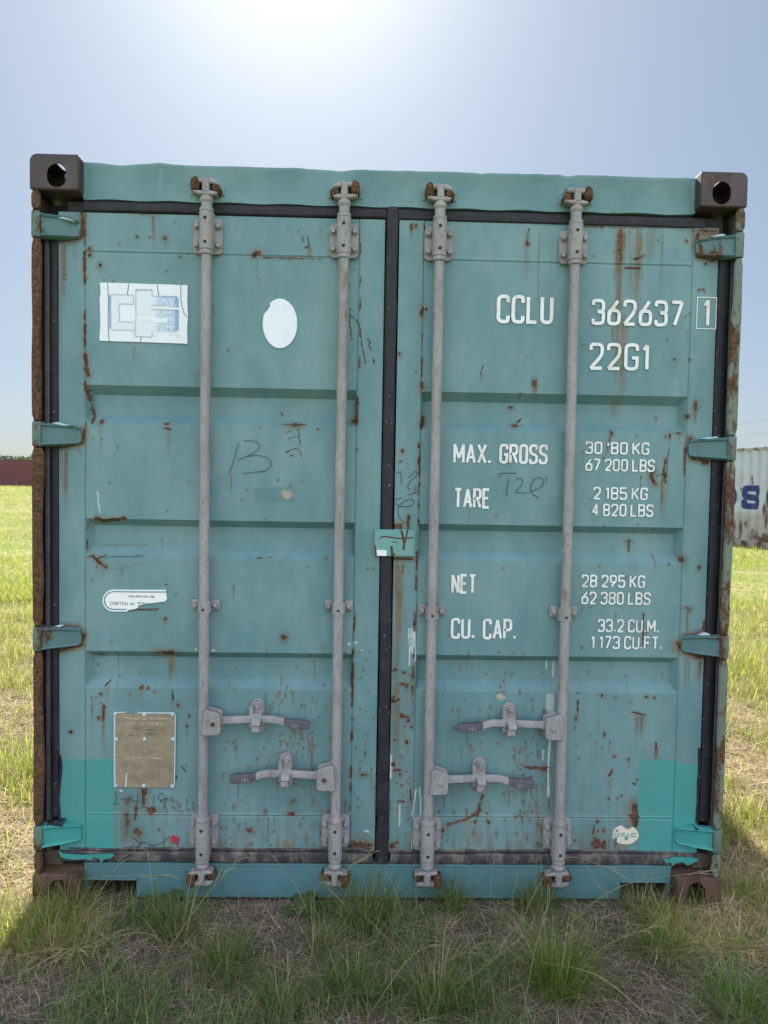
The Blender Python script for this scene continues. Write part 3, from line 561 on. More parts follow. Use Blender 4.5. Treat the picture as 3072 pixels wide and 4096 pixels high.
# ---- right door
s = Sheet(XR0, XR1, ZD0, ZD1, extra_x=[1.063, 1.060, 1.043, .116, .123, 1.066, .113], extra_z=EZ)
s.streak(2112, 915, 260, 34, .75, rust=.4); s.blot(2110, 974, 9); s.line([(2115, 915), (2108, 975)], 6, .8); s.streak(2160, 915, 500, 12, .4); s.streak(2210, 915, 400, 8, .35)
s.streak(2482, 912, 330, 62, 1.0, rust=.55); s.line([(2484, 915), (2483, 1040)], 13, .75, halo=.5); s.streak(2550, 912, 420, 80, .8, rust=.1); s.streak(2480, 1060, 700, 40, .6); s.line([(2518, 912), (2518, 1000), (2522, 1100), (2536, 1160), (2540, 1220)], 6, .7, 1); s.streak(2520, 912, 120, 20, .8, rust=.7); s.streak(2600, 915, 200, 70, .4)
s.streak(2500, 1250, 500, 60, .55); s.streak(2452, 1310, 120, 14, .6, rust=.2); s.streak(2650, 915, 330, 12, .7, rust=.15); s.streak(2640, 915, 100, 6, .6); s.line([(2440, 908), (2640, 912)], 9, .55); s.patchy([(2340, 905), (2860, 925)], 12, .7, .5)
s.line([(2534, 1037), (2560, 1030), (2575, 1021)], 9, 1, halo=.4); s.streak(2550, 1035, 90, 40, .6, rust=.2); s.patchy([(2500, 1071), (2560, 1073)], 9, 1, .7); s.blot(2538, 1073, 8, 6); s.blot(2747, 964, 7); s.blot(2820, 1055, 6); s.line([(2792, 1165), (2798, 1158), (2814, 1158), (2818, 1170)], 6, .9, halo=.5); s.blot(2697, 1438, 6); s.streak(2697, 1440, 60, 10, .5); s.blot(2758, 1256, 4); s.blot(2759, 1440, 5); s.blot(2372, 1024, 3)
s.streak(1645, 893, 75, 22, .8, rust=.6); s.blot(1664, 902, 8, 10); s.patchy([(1698, 890), (1686, 1560)], 8, .95, .45, halo=.4); s.blot(1688, 1245, 10, 22); s.blot(1705, 1238, 6); s.blot(1596, 1416, 8, 10); s.blot(1664, 1490, 4); s.streak(1688, 1250, 170, 20, .5); s.line([(1932, 1462), (1922, 1495)], 6, .8); s.streak(1924, 1490, 60, 14, .6)
s.blot(1688, 1545, 10, 16); s.line([(1690, 1670), (1688, 1705)], 20, 1, halo=.4); s.patchy([(1680, 1710), (1674, 2100)], 8, .95, .5, halo=.5); s.blot(1610, 1804, 7, 9); s.blot(1601, 1845, 5); s.blot(1677, 1782, 7, 12); s.blot(1674, 1850, 6, 14); s.blot(1668, 1955, 8, 10, .7)
s.line([(1634, 2065), (1632, 2115)], 13, 1, halo=.5); s.line([(1606, 2098), (1602, 2120)], 12, 1, halo=.5); s.blot(1580, 2105, 26, 14, .9); s.streak(1600, 2232, 520, 60, 1.0, rust=.15); s.line([(1570, 2235), (1650, 2235)], 10, .9, halo=.6); s.line([(1613, 2258), (1610, 2290)], 6, .8); s.streak(1595, 2700, 620, 90, .65); s.streak(1580, 2500, 500, 60, .6)
for a in [(2130, 1532, 4, 14), (2138, 1534, 4, 16), (2144, 1532, 4, 14)]: s.blot(*a)
s.streak(2138, 1535, 60, 30, .75); s.blot(2081, 1576, 5, 7); s.line([(2078, 1685), (2092, 1672)], 10, .9); s.blot(2062, 1700, 14, 7); s.blot(2052, 1625, 9, 8); s.blot(2447, 1733, 7, 10); s.line([(2446, 1735), (2436, 1765), (2428, 1800)], 5, .8, halo=.5); s.streak(2430, 1760, 120, 24, .5); s.blot(2414, 1832, 4)
s.line([(2780, 1610), (2780, 1640)], 14, .95, halo=.5); s.streak(2780, 1630, 90, 22, .7); s.blot(2753, 1664, 8, 9); s.streak(2753, 1665, 40, 14, .6); s.blot(2719, 1733, 14, 6); s.streak(2716, 1736, 70, 30, .6); s.blot(2679, 1743, 5, 14); s.blot(2662, 1746, 4, 8); s.blot(2640, 1670, 5, 8); s.streak(2470, 1600, 90, 40, .5)
s.line([(2612, 1880), (2604, 1905), (2612, 1922), (2622, 1936)], 16, 1, halo=.6); s.line([(2624, 1905), (2648, 1894)], 6, .9); s.line([(2662, 1836), (2656, 1880), (2662, 1930)], 9, 1, halo=.5); s.line([(2670, 1850), (2666, 1905)], 6, .9); s.line([(2650, 1880), (2656, 1912)], 5, .8); s.streak(2660, 1900, 230, 44, .85, rust=.25); s.line([(2676, 1792), (2668, 1850)], 3, .7, 3)
s.patchy([(2740, 1790), (2737, 1900)], 8, 1, .8, halo=.5); s.patchy([(2738, 1900), (2700, 3040)], 6, .8, .3); s.blot(2530, 2168, 13, 8, .8); s.line([(2530, 2172), (2529, 2210)], 8, .8, halo=.4); s.line([(2664, 2145), (2664, 2165)], 10, .5, 1); s.blot(2730, 2238, 10, 14); s.blot(2794, 2270, 7, 10); s.streak(2794, 2275, 30, 12, .5); s.blot(2398, 2263, 4); s.blot(2675, 2258, 4)
s.blot(2748, 2430, 18, 6); s.blot(2755, 2440, 7, 8); s.streak(2752, 2440, 190, 18, .7); s.patchy([(2574, 2455), (2572, 2580)], 8, 1, .75); s.blot(2574, 2462, 5, 6); s.line([(2350, 2429), (2364, 2430)], 4, .8); s.patchy([(2816, 2480), (2812, 2520)], 12, .8, .6)
s.blot(2722, 2582, 22, 16, 1, 0, .7); s.blot(2732, 2584, 8, 10, 1, 3); s.line([(2740, 2545), (2790, 2536), (2822, 2532)], 15, 1, halo=.9); s.line([(2735, 2605), (2790, 2625), (2830, 2628)], 15, 1, halo=.9); s.streak(2795, 2632, 150, 40, .85, rust=.3); s.streak(2750, 2630, 200, 40, .5)
s.line([(2790, 940), (2784, 985), (2794, 1022), (2850, 1040)], 15, 1, halo=.9); s.line([(2760, 1755), (2752, 1800), (2765, 1830), (2830, 1848)], 15, 1, halo=.9); s.streak(2850, 1040, 60, 30, .6, rust=.3); s.blot(2838, 930, 40, 18, .35, 0, .8); s.blot(2820, 1852, 14, 6)
for a in [(2407, 2781, 7), (2463, 2787, 6), (2588, 2788, 8, 6), (2617, 2789, 6), (2417, 2937, 5, 10), (2309, 2772, 5, 3), (2311, 2812, 4, 12), (2310, 2840, 4, 16), (2304, 2873, 6, 10), (2300, 2910, 3, 8), (2458, 3025, 8, 6), (2515, 3038, 5, 6), (2315, 3032, 5), (2516, 3066, 3), (2548, 3120, 5), (2572, 2998, 3), (2326, 2590, 5)]: s.blot(*a)
s.line([(2528, 2848), (2552, 2854), (2580, 2861)], 7, 1, halo=.5); s.streak(2556, 2858, 140, 70, .8, rust=.15); s.line([(2625, 2972), (2624, 2990)], 11, 1); s.streak(2625, 2985, 80, 24, .8, rust=.4); s.line([(2450, 3078), (2436, 3105)], 9, 1, halo=.4); s.streak(2440, 3105, 120, 24, .75, rust=.2); s.line([(2530, 3132), (2540, 3136)], 10, 1); s.blot(2434, 3194, 6, 8); s.streak(2434, 3198, 70, 12, .5); s.blot(2485, 3182, 4); s.blot(2470, 3192, 4)
s.line([(2538, 3225), (2541, 3300)], 32, .9, halo=.7); s.line([(2510, 3262), (2556, 3266)], 7, 1); s.streak(2540, 3260, 140, 50, .9, rust=.4); s.blot(2388, 3284, 8, 8); s.line([(2376, 3305), (2372, 3335)], 10, 1, halo=.4); s.blot(2416, 3322, 8, 10); s.blot(2390, 3325, 6); s.blot(2385, 3375, 24, 30, .95); s.blot(2415, 3385, 12, 28, 1); s.blot(2300, 3360, 5)
s.streak(2462, 3360, 60, 30, .8); s.specks(2050, 2990, 2190, 3180, 40, (3, 7), 1.8); s.line([(2105, 3068), (2145, 3072), (2188, 3070)], 14, 1, halo=.4); s.blot(2176, 3076, 20, 16); s.specks(1800, 2760, 2180, 3000, 34, (3, 6), 2); s.specks(1740, 3150, 2270, 3400, 50, (5, 12), 1.8); s.patchy([(1790, 3298), (1870, 3276), (1922, 3240)], 12, .9, .6, halo=.5); s.patchy([(1930, 3180), (1900, 3290)], 14, .9, .5, halo=.5); s.specks(2060, 3200, 2170, 3400, 22, (6, 12), 2.5)
for a in [(1580, 2678, 14, 10), (1618, 2690, 12, 5), (1612, 2735, 20, 7), (1625, 2742, 10, 10), (1573, 2800, 10, 16), (1593, 2798, 6, 8), (1607, 2862, 9, 9), (1628, 2867, 11, 6), (1634, 2882, 8, 8), (1618, 2904, 5), (1646, 2908, 6), (1576, 2960, 6), (1626, 2966, 9, 12), (1572, 3055, 9, 10), (1588, 3081, 18, 7), (1600, 3098, 7), (1612, 3204, 20, 5), (1588, 3368, 7), (1568, 3382, 12, 14), (1652, 2690, 5, 30), (1650, 2760, 6, 20), (1642, 3180, 5, 30), (1586, 3130, 5), (1606, 3140, 5)]: s.blot(*a)
s.patchy([(1668, 2200), (1650, 2760)], 9, 1, .5, halo=.4); s.patchy([(1652, 2760), (1640, 3400)], 6, .8, .4); s.specks(1565, 2640, 1650, 3400, 30, (2, 5)); s.specks(1700, 900, 2760, 1500, 14, (1, 3)); s.specks(1700, 1720, 2700, 2600, 26, (1, 3)); s.specks(2300, 2650, 2680, 3000, 12, (2, 3)); s.specks(1760, 2600, 2180, 2760, 16, (2, 4))
for a, b in [((1636, 2515), (1638, 2660)), ((1646, 2515), (1646, 2615)), ((1652, 2515), (1654, 2615)), ((1660, 2530), (1662, 2640)), ((1664, 3160), (1650, 3260)), ((1680, 3150), (1684, 3260)), ((1655, 3265), (1648, 3390)), ((1600, 3220), (1598, 3300))]: s.line([a, b], 4, .75, 4, .5)
s.area([(2184, 2778), (2216, 2774), (2214, 2860), (2196, 2866), (2184, 2830)], 4, .38); s.line([(2200, 2945), (2194, 3060), (2193, 3185)], 6, .9, 4, .3); s.line([(2174, 3000), (2170, 3040)], 4, .6, 4); s.line([(2196, 2650), (2196, 2690)], 5, .7, 4); s.line([(2222, 2655), (2222, 2715)], 4, .6, 4); s.blot(2002, 2786, 20, 12, .9, 5); s.line([(1986, 2770), (2030, 2764)], 4, .6); s.line([(1564, 3020), (1562, 3110)], 7, .8, 4)
s.bottom_grime(ZD0, .14, .7); s.bottom_grime(ZD0, .7, .25); s.area([(2556, 3035), (2600, 3040), (2700, 3044), (2788, 3060), (2860, 3060), (2860, 3420), (2552, 3420), (2552, 3300)], 2)
DOORR = link('door', door_mesh(s, XR0, XR1, ZD0, ZD1, profile(s, .116, 1.063, False)), M['door'], ROOT); DOORR['label'] = 'door leaf carrying the container number and weight lettering'
# ---- gaskets
def strip(name, pts, wd, y, bul, mat, parent, seed, wob=.002, lump=.0):
    """long rubber strip along pts (x,z), convex section, wobbling edges"""
    P = np.array(pts, float); L = np.linalg.norm(np.diff(P, axis=0), axis=1); T = np.concatenate([[0], np.cumsum(L)]); t = np.linspace(0, T[-1], max(8, int(T[-1]/.012)))
    C = np.stack([np.interp(t, T, P[:, 0]), np.interp(t, T, P[:, 1])], 1); d = np.gradient(C, axis=0); d /= np.linalg.norm(d, axis=1)[:, None]; nn = np.stack([-d[:, 1], d[:, 0]], 1)
    a = np.linspace(-1, 1, 9); V = []
    w1 = wob*(vn(t, t*0, .05, seed)-.5)*2; w2 = wob*(vn(t, t*0, .06, seed+1)-.5)*2; lp = lump*(fbm(t, t*0, .04, seed+2)-.4)
    for i in range(len(t)):
        for q in a:
            off = q*wd/2+(w1[i] if q > 0 else -w2[i])*abs(q); g = .25*math.cos(q*9)*bul if abs(q) < .9 else 0
            yy = y-(bul*(1-q**4))-g*.5-lp[i]*(1-q*q) if abs(q) < 1 else y+.03
            V.append((C[i, 0]+nn[i, 0]*off, yy, C[i, 1]+nn[i, 1]*off))
    F = gridfaces(len(t), 9)
    me = np_mesh(name, np.array(V), F, smooth=True); return link(name, me, mat, parent)
RB, RO = M['rubber'], M['rubberold']
strip('gasket', [(-1.06, 2.4435), (-.018, 2.4435)], .044, YD, .006, RB, DOORL, 3); strip('gasket', [(.024, 2.4415), (1.10, 2.4365)], .044, YD, .006, RB, DOORR, 5)
MB().box(-1.12, -1.0, .064, .095, 2.423, 2.46).build('gasket_corner', M['dark'], DOORL, .004); MB().box(1.05, 1.17, .064, .095, 2.40, 2.455).build('gasket_corner', M['dark'], DOORR, .004)
strip('gasket', [(.003, 2.464), (.003, 1.9), (.001, 1.30), (.004, .9), (.004, .46)], .050, YD-.001, .010, RB, DOORR, 7, .0022, .004); strip('gasket_foot', [(.005, .464), (.007, .145)], .055, YD-.002, .012, RB, DOORR, 9, .005, .014)
strip('gasket', [(-1.1635, 2.405), (-1.1625, 1.4), (-1.1635, .30)], .032, YD, .007, RB, DOORL, 11, .003, .003); strip('gasket', [(1.1755, 2.40), (1.1755, 1.5), (1.1745, .9), (1.1755, .30)], .044, YD, .008, RB, DOORR, 13, .003, .004)
strip('gasket', [(-1.14, .155), (-.03, .153)], .046, YD-.001, .006, RO, DOORL, 15, .004, .014); strip('gasket', [(.035, .151), (1.15, .155)], .046, YD-.001, .006, RO, DOORR, 17, .005, .016)
strip('sealant', [(-1.115, .184), (-.99, .180), (-.86, .186), (-.6, .182), (-.35, .183), (-.03, .188)], .011, YD-.001, .004, RO, DOORL, 19, .004, .008); strip('sealant', [(.03, .178), (.3, .182), (.58, .183), (.8, .186), (1.13, .176)], .012, YD-.001, .004, RO, DOORR, 21, .004, .008)
strip('sealant', [tuple(B(a, b, YD)[[0, 2]]) for a, b in [(242, 3018), (246, 3060), (240, 3140), (234, 3200), (238, 3270), (250, 3282)]], .013, YD-.001, .005, RB, DOORL, 23, .002); strip('sealant', [tuple(B(a, b, YD)[[0, 2]]) for a, b in [(2797, 2990), (2796, 3080), (2790, 3180), (2788, 3290)]], .014, YD-.001, .005, RB, DOORR, 25, .003)
strip('sealant', [tuple(B(a, b, YD)[[0, 2]]) for a, b in [(200, 3288), (230, 3284), (266, 3282)]], .016, .030, .006, RB, DOORL, 27, .003); strip('sealant', [tuple(B(a, b, YD)[[0, 2]]) for a, b in [(2764, 3302), (2790, 3304), (2826, 3308)]], .012, .030, .006, RB, DOORR, 29, .003)
# bright over-paint smeared on the bottom rubber
for par, pxs in ((DOORL, [(236, 3400), (252, 3412), (330, 3418), (455, 3412), (458, 3422), (440, 3432), (418, 3434), (404, 3452), (400, 3434), (378, 3424), (366, 3440), (352, 3434), (300, 3436), (262, 3432), (244, 3424)]),
                 (DOORR, [(2650, 3430), (2668, 3436), (2690, 3426), (2760, 3428), (2790, 3430), (2788, 3442), (2750, 3460), (2728, 3446), (2700, 3452), (2688, 3462), (2680, 3446), (2662, 3450)])):
    MB().prism(poly(pxs, .045), .0405, .0440).build('paint_smear', M['hingefresh'], par)

# ---- hinges
def hinge(sx, zt, zb, door, fresh):
    """leaf from the knuckle at the post to the rounded nose on the door"""
    h = zt-zb; zc = (zt+zb)/2; xk, xn = 1.219, 1.067; pts = []
    def X(t): return sx*(xk+(xn-xk)*t)
    up = [(0, .5), (.17, .5), (.24, .47), (.55, .455), (.80, .405), (.90, .385), (.94, .365), (.965, .335), (.985, .29), (.996, .24), (1, .20)]; dn = [(1, -.24), (.996, -.28), (.985, -.32), (.965, -.355), (.94, -.38), (.90, -.395), (.75, -.42), (.50, -.46), (.24, -.50), (.17, -.5), (0, -.5)]
    o = None; mat = M['hingefresh' if fresh else 'hinge']
    n = 70; V = []; cols = []
    T = np.linspace(.16, 1, n); U = np.interp(T, [p[0] for p in up], [p[1] for p in up]); D = np.interp(T, [p[0] for p in dn][::-1], [p[1] for p in dn][::-1])
    yb = np.interp(T, [.16, .30, .62, .80, 1], [.010, .018, .030, .040, .050])
    vv = np.array([0, .03, .09, .13, .18, .82, .87, .91, .97, 1]); yo = np.array([.018, .002, -.005, -.004, .004, .004, -.004, -.005, .002, .018])
    for t, u, d, y in zip(T, U, D, yb):
        e = 1 if t < .93 else 1-(t-.93)/.07*.7
        for v, q in zip(vv, yo): V.append((X(t), y+q*e+(.012 if t > .996 else 0), zc+h*(u+(d-u)*v)))
    k = len(vv); F = gridfaces(n, k)
    if sx > 0: F = F[:, ::-1]
    V = np.array(V); m_ = len(V); ring = np.concatenate([np.arange(n)*k, (n-1)*k+np.arange(1, k), np.arange(n-2, -1, -1)*k+k-1]); V2 = V[ring].copy(); V2[:, 1] = np.maximum(V2[:, 1]+.008, .057*(np.abs(V2[:, 0]) < 1.15)); a = np.arange(len(ring)-1)
    F2 = np.stack([ring[:-1], ring[1:], m_+a+1, m_+a], -1)
    if sx < 0: F2 = F2[:, ::-1]
    me = np_mesh('hinge', np.concatenate([V, V2]), np.concatenate([F, F2]), smooth=True); me.set_sharp_from_angle(angle=math.radians(50)); o = link('hinge', me, mat, door)
    kn = [(0, zb+.001), (0, zt-.001)]
    prof = [(.010, zb+.001), (.0135, zb+.005), (.0145, zb+.02), (.0145, zt-.02), (.0135, zt-.005), (.010, zt-.001)]
    q = MB(); vs = []
    pts = [(sx*1.2185, .042), (sx*1.2185, .012), (sx*1.213, .004), (sx*1.200, .001), (sx*1.188, .007), (sx*1.185, .030), (sx*1.19, .05)]
    nn = len(pts); lv = [(zb+.0005, .75), (zb+.006, 1), (zt-.006, 1), (zt-.0005, .75)]
    for z, sc in lv: vs += [(sx*1.2+(x-sx*1.2)*(.8+.2*sc), .025+(y-.025)*(.6+.4*sc), z) for x, y in pts]
    fs = [tuple(range(nn)), tuple(range(3*nn, 4*nn))[::-1]]+[(j*nn+i, j*nn+(i+1) % nn, (j+1)*nn+(i+1) % nn, (j+1)*nn+i) for j in range(3) for i in range(nn)]
    q.add(vs, fs).build('hinge_knuckle', M['hingepost'], door, smooth=50)
    return o
for sx, dr in ((-1, DOORL), (1, DOORR)):
    for q, (a, b) in enumerate(HZ[sx]): hinge(sx, a, b, dr, q == 3)
for sx, dr, pxs in ((-1, DOORL, [(203, 869), (215, 862), (240, 866), (296, 882), (294, 886), (240, 876)]), (-1, DOORL, [(207, 1694), (230, 1688), (262, 1697), (290, 1702), (255, 1704)]), (-1, DOORL, [(220, 2505), (240, 2499), (254, 2502), (240, 2508)]), (1, DOORR, [(2838, 948), (2880, 938), (2896, 938), (2898, 946), (2870, 950)]), (1, DOORR, [(2800, 1756), (2822, 1750), (2868, 1746), (2870, 1752), (2830, 1757)]), (1, DOORR, [(2795, 2541), (2820, 2530), (2836, 2534), (2836, 2541)])):
    MB().prism(poly(pxs, .033), .026, .046, .002).build('peeling_sealant', M['pblue'], dr)

# ------------------------------------------------------------ locking bars
GV = M['galv']
def cam_end(par, x, z0, up, flip):
    """forged cam: collar at z0, wings, web and cross piece pointing up (header) or down (sill)"""
    s = 1 if up else -1; y = .024; mb = MB()
    def L(prof): mb.lathe((x, y, z0), [(r, s*h) for r, h in (prof if s > 0 else prof)][::s], 20)
    L([(.0185, -.002), (.0225, .003), (.0235, .009), (.021, .015), (.0165, .020), (.0155, .034)])
    f = -1 if flip else 1
    w1 = [(-.046*f, .036), (-.044*f, .029), (-.022*f, .022), (.022*f, .020), (.036*f, .024), (.038*f, .031), (.018*f, .036)]
    mb.prism([(x+a, z0+s*b) for a, b in w1], .006, .040, .004)
    mb.prism([(x+a*f, z0+s*b) for a, b in [(-.012, .030), (.012, .030), (.010, .074), (-.012, .074)]], .004, .042, .004)
    mb.prism([(x+a*f, z0+s*b) for a, b in [(-.040, .078), (-.034, .064), (-.008, .062), (.026, .060), (.042, .056), (.036, .072), (.020, .080), (-.02, .079)]], .012, .044, .004)
    return mb.build('cam', GV, par, smooth=40)
def keeper(par, x, z0, up, flip):
    s = 1 if up else -1; f = -1 if flip else 1; mb = MB()
    mb.prism([(x+a*f, z0+s*b) for a, b in [(-.050, .037), (-.026, .036), (-.022, .058), (-.028, .080), (-.038, .084), (-.050, .076), (-.054, .056)]], .004, .052, .007); mb.build('cam_keeper', M['rustm'], par, smooth=30); mb = MB()
    mb.prism([(x+a*f, z0+s*b) for a, b in [(.018, .034), (.044, .030), (.050, .044), (.042, .058), (.026, .060), (.018, .052)]], .010, .052, .006)
    mb.build('cam_keeper', M['rustm'], par, smooth=30)
    MB().prism([(x+a*f, z0+s*b) for a, b in [(-.060, .034), (.056, .034), (.056, .070), (.03, .086), (-.05, .088), (-.060, .078)]], .0455, .053, .002).build('keeper_plate', M['teal' if up else 'sill'], par)
def bracket(par, x, z0, z1, up):
    """plate with four bolts and the tubular bearing with flanges"""
    mb = MB(); w = .050; r = .016
    pts = []
    for cx, cz, a0 in ((x+w-r, z1-r, 0), (x-w+r, z1-r, 90), (x-w+r, z0+r, 180), (x+w-r, z0+r, 270)): pts += [(cx+r*math.cos(math.radians(a0+t)), cz+r*math.sin(math.radians(a0+t))) for t in (0, 30, 60, 90)]
    mb.prism(pts, .046, .0585, .002)
    zA, zB = (z0+.006, z1+.012) if up else (z0-.022, z1-.012)
    mb.lathe((x, .024, 0), [(.020, zA-.016), (.0235, zA-.014), (.0235, zA-.001), (.0205, zA-.001), (.0205, zA+.001), (.0245, zA+.001), (.0245, zB-.001), (.0205, zB-.001), (.0205, zB+.001), (.0235, zB+.001), (.0235, zB+.012), (.020, zB+.014)], 26)
    mb.box(x-.0243, x+.0243, .026, .047, zA+.002, zB-.002)
    for dx in (-.0375, .0375):
        for z in (z0+.028, z1-.028): mb.hexbolt(x+dx, .046, z, .0105, .012)
    o = mb.build('bar_bracket', GV, par, smooth=40)
    for z in (zA+.022, zB-.026): MB().lathe((x, -.0003, z), [(.0058, -.001), (.0058, .0012)], 12, 'Y').build('grease_hole', M['dark'], par)
    return o
def guide(par, x, z0, z1, low):
    zc = (z0+z1)/2; h = (z1-z0)/2; mb = MB(); r = .010; w = .049
    for sgn in (-1, 1):
        xa, xb = sorted((x+sgn*.019, x+sgn*w)); pts = [(xa, zc-h*.7), (xb, zc-h*.7), (xb, zc+h*.8), (xa, zc+h*.8)]; mb.prism(pts, .047, .0585, .003); mb.hexbolt(x+sgn*.035, .047, zc+.001, .0105, .011)
    n = 14; vs = []; fs = []
    for i in range(n):
        t = math.pi*i/(n-1); c, q = math.cos(t), math.sin(t); bend = 0 if abs(c) < .98 else .012
        for rr, zz in ((.0185, zc-h), (.0228, zc-h), (.0228, zc+h*.8), (.0185, zc+h*.8)):
            vs.append((x-c*rr, min(.05, .028-q*rr+bend*2), zz))
    for i in range(n-1):
        for j in range(4): fs.append((i*4+j, i*4+(j+1) % 4, (i+1)*4+(j+1) % 4, (i+1)*4+j))
    mb.add(vs, fs); mb.box(x-.0226, x-.0187, .027, .05, zc-h, zc+h*.8); mb.box(x+.0187, x+.0226, .027, .05, zc-h, zc+h*.8)
    o = mb.build('bar_guide', GV, par, smooth=40); MB().lathe((x, .0050, zc-h*.45), [(.005, 0), (.005, .0006)], 10, 'Y').build('grease_hole', M['dark'], par); return o
def handle(par, x, z, s, catch_x, end_x, drop, rusty):
    """hub on the bar, flat cranked handle to end_x, grip end dropped"""
    mb = MB(); pts = []; hx = x+s*.036; r = .010
    for cx, cz, a0 in ((x+s*.066-s*r, z+.024, 0), (x+s*.018, z+.036, 90), (x+s*.012, z-.034, 180), (x+s*.066-s*r, z-.034+r*.2, 270)):
        for t in (0, 45, 90):
            a = math.radians(a0+t); pts.append((cx+(s*math.cos(a))*r, cz+math.sin(a)*r))
    mb.prism(pts, -.010, .002, .002); mb.prism(pts, .030, .040, .002); mb.box(min(x, x+s*.03), max(x, x+s*.03), .002, .030, z-.03, z+.03)
    mb.lathe((x+s*.040, -.010, z-.002), [(.012, 0), (.012, .002), (.008, .003)], 14, 'Y'); mb.build('handle_hub', GV, par, smooth=40)
    MB().lathe((x+s*.040, -.0131, z-.002), [(.008, 0), (.007, .003), (.004, .0045)], 12, 'Y').build('hub_pin', M['rustm' if rusty else 'galv'], par)
    X0 = x+s*.056; Ln = abs(end_x-X0); n = 40; T = np.linspace(0, 1, n); V = []
    cz = z+.002+.004*np.sin(T*3.3)-drop*ss(.58, .82, T); cy = .014+.006*np.sin(T*2.5)-.012*ss(.6, .85, T); hh = .0165-.003*ss(.0, .1, T)+.0045*ss(.70, .80, T); hh[-1] *= .78; hh[-2] *= .97
    for t, c, y, h in zip(T, cz, cy, hh):
        X = X0+s*Ln*t; th = .005+.003*ss(.7, .8, t)
        for dz, dy in ((-1, .6), (-.75, -1), (.75, -1), (1, -.6), (1, 1), (-1, 1)): V.append((X, y+dy*th, c+dz*h))
    k = 6; i = np.arange(n-1)[:, None]*k+np.arange(k)[None]; j = np.arange(n-1)[:, None]*k+(np.arange(k)[None]+1) % k; F = np.stack([i, j, j+k, i+k], -1).reshape(-1, 4)
    if s > 0: F = F[:, ::-1]
    cut = int(n*.72); F1 = F[:cut*k]; F2 = F[cut*k:]; V = np.array(V)
    ec = np.array([[(n-1)*k+q for q in (0, 1, 2, 3)], [(n-1)*k+q for q in (3, 4, 5, 0)]]); F2 = np.concatenate([F2, ec if s < 0 else ec[:, ::-1]])
    hb = link('handle', np_mesh('handle', V, F1, smooth=True), GV, par); hb.data.set_sharp_from_angle(angle=math.radians(40))
    gp = link('handle_grip', np_mesh('handle_grip', V[cut*k:], F2-cut*k, smooth=True), M['grip'], par); gp.data.set_sharp_from_angle(angle=math.radians(40))
    t = MB(); gx = end_x-s*.052; yt = float(cy[-4]-.008); text(t, 'HH', gx-.012, gx+.012, float(cz[-4])-.011, float(cz[-4])+.009, yt, .0032, th=.001); t.build('grip_stamp', M['lipstamp'], par)
    # catch: rounded back plate, hinged hasp and lower cradle
    xc, c0 = catch_x, z+.004; cb = MB()
    def rnd(w_, za, zb_, cx=0): return [(xc+cx+w_*math.cos(a), zb_-w_+w_*math.sin(a)) for a in np.linspace(0, math.pi, 9)]+[(xc+cx+w_*math.cos(a), za+w_+w_*math.sin(a)) for a in np.linspace(math.pi, 2*math.pi, 9)]
    cb.prism(rnd(.0235, c0-.058, c0+.068), .045, .0585, .002); cb.prism([(xc-.027, c0-.03), (xc-.012, c0-.03), (xc-.012, c0+.044), (xc-.027, c0+.044)], .022, .046, .0015)
    cb.prism([(xc-.014, c0-.036), (xc+.013, c0-.036), (xc+.013, c0-.014), (xc-.014, c0-.014)], -.008, .010, .003); cb.hexbolt(xc-.001, .045, c0-.044, .0095, .012)
    cb.build('catch_plate', GV, par, smooth=40)
    hs = MB(); hs.prism([(xc+.004+.0155*math.cos(a), c0+.046+.0155*math.sin(a)) for a in np.linspace(0, math.pi, 9)]+[(xc-.0135, c0+.022), (xc+.0215, c0+.022)][::1], .030, .044, .002)
    n = 8; vs = []; fs = []
    for i, (zz, yy, ww) in enumerate([(.024, .034, .016), (.012, .012, .0155), (.004, -.004, .015), (-.003, -.011, .0145), (-.010, -.012, .014), (-.014, -.008, .014)]):
        vs += [(xc+.002-ww, yy, c0+zz), (xc+.002+ww, yy, c0+zz), (xc+.002+ww, yy+.006, c0+zz-.002), (xc+.002-ww, yy+.006, c0+zz-.002)]
    for i in range(5):
        for j in range(4): fs.append((i*4+j, i*4+(j+1) % 4, i*4+4+(j+1) % 4, i*4+4+j))
    fs += [(0, 3, 2, 1), (20, 21, 22, 23)]; hs.add(vs, fs); hs.lathe((xc+.003, .030, c0+.047), [(.0125, 0), (.0125, .002), (.0115, .003)], 16, 'Y'); hs.hexbolt(xc+.003, .027, c0+.047, .0085, .010)
    hs.build('catch_hasp', GV, par, smooth=40)
def px_z(py, px, y=.03): return float(B(px, py, y)[2])
BARS = [  # x, top bracket px, guide px, bottom bracket px, mean px x at those, handle (y, dir, catch x, end x)
    dict(x=-.632, px=(830, 830, 817), tb=(872, 1016), gd=(2398, 2452), bb=(3258, 3392), h=(2890, 1, 1028, 1238), door=DOORL, rusty=True, lab='locking bar nearest the left post'),
    dict(x=-.1635, px=(1380, 1360, 1345), tb=(894, 1032), gd=(2402, 2456), bb=(3262, 3388), h=(3113, -1, 1143, 921), door=DOORL, rusty=True, lab='locking bar left of the centre seam'),
    dict(x=.1655, px=(1760, 1725, 1709), tb=(905, 1042), gd=(2416, 2478), bb=(3272, 3402), h=(3128, 1, 1918, 2135), door=DOORR, rusty=False, lab='locking bar right of the centre seam'),
    dict(x=.636, px=(2298, 2248, 2229), tb=(921, 1056), gd=(2424, 2484), bb=(3274, 3396), h=(2910, -1, 2039, 1831), door=DOORR, rusty=False, lab='locking bar nearest the right post')]
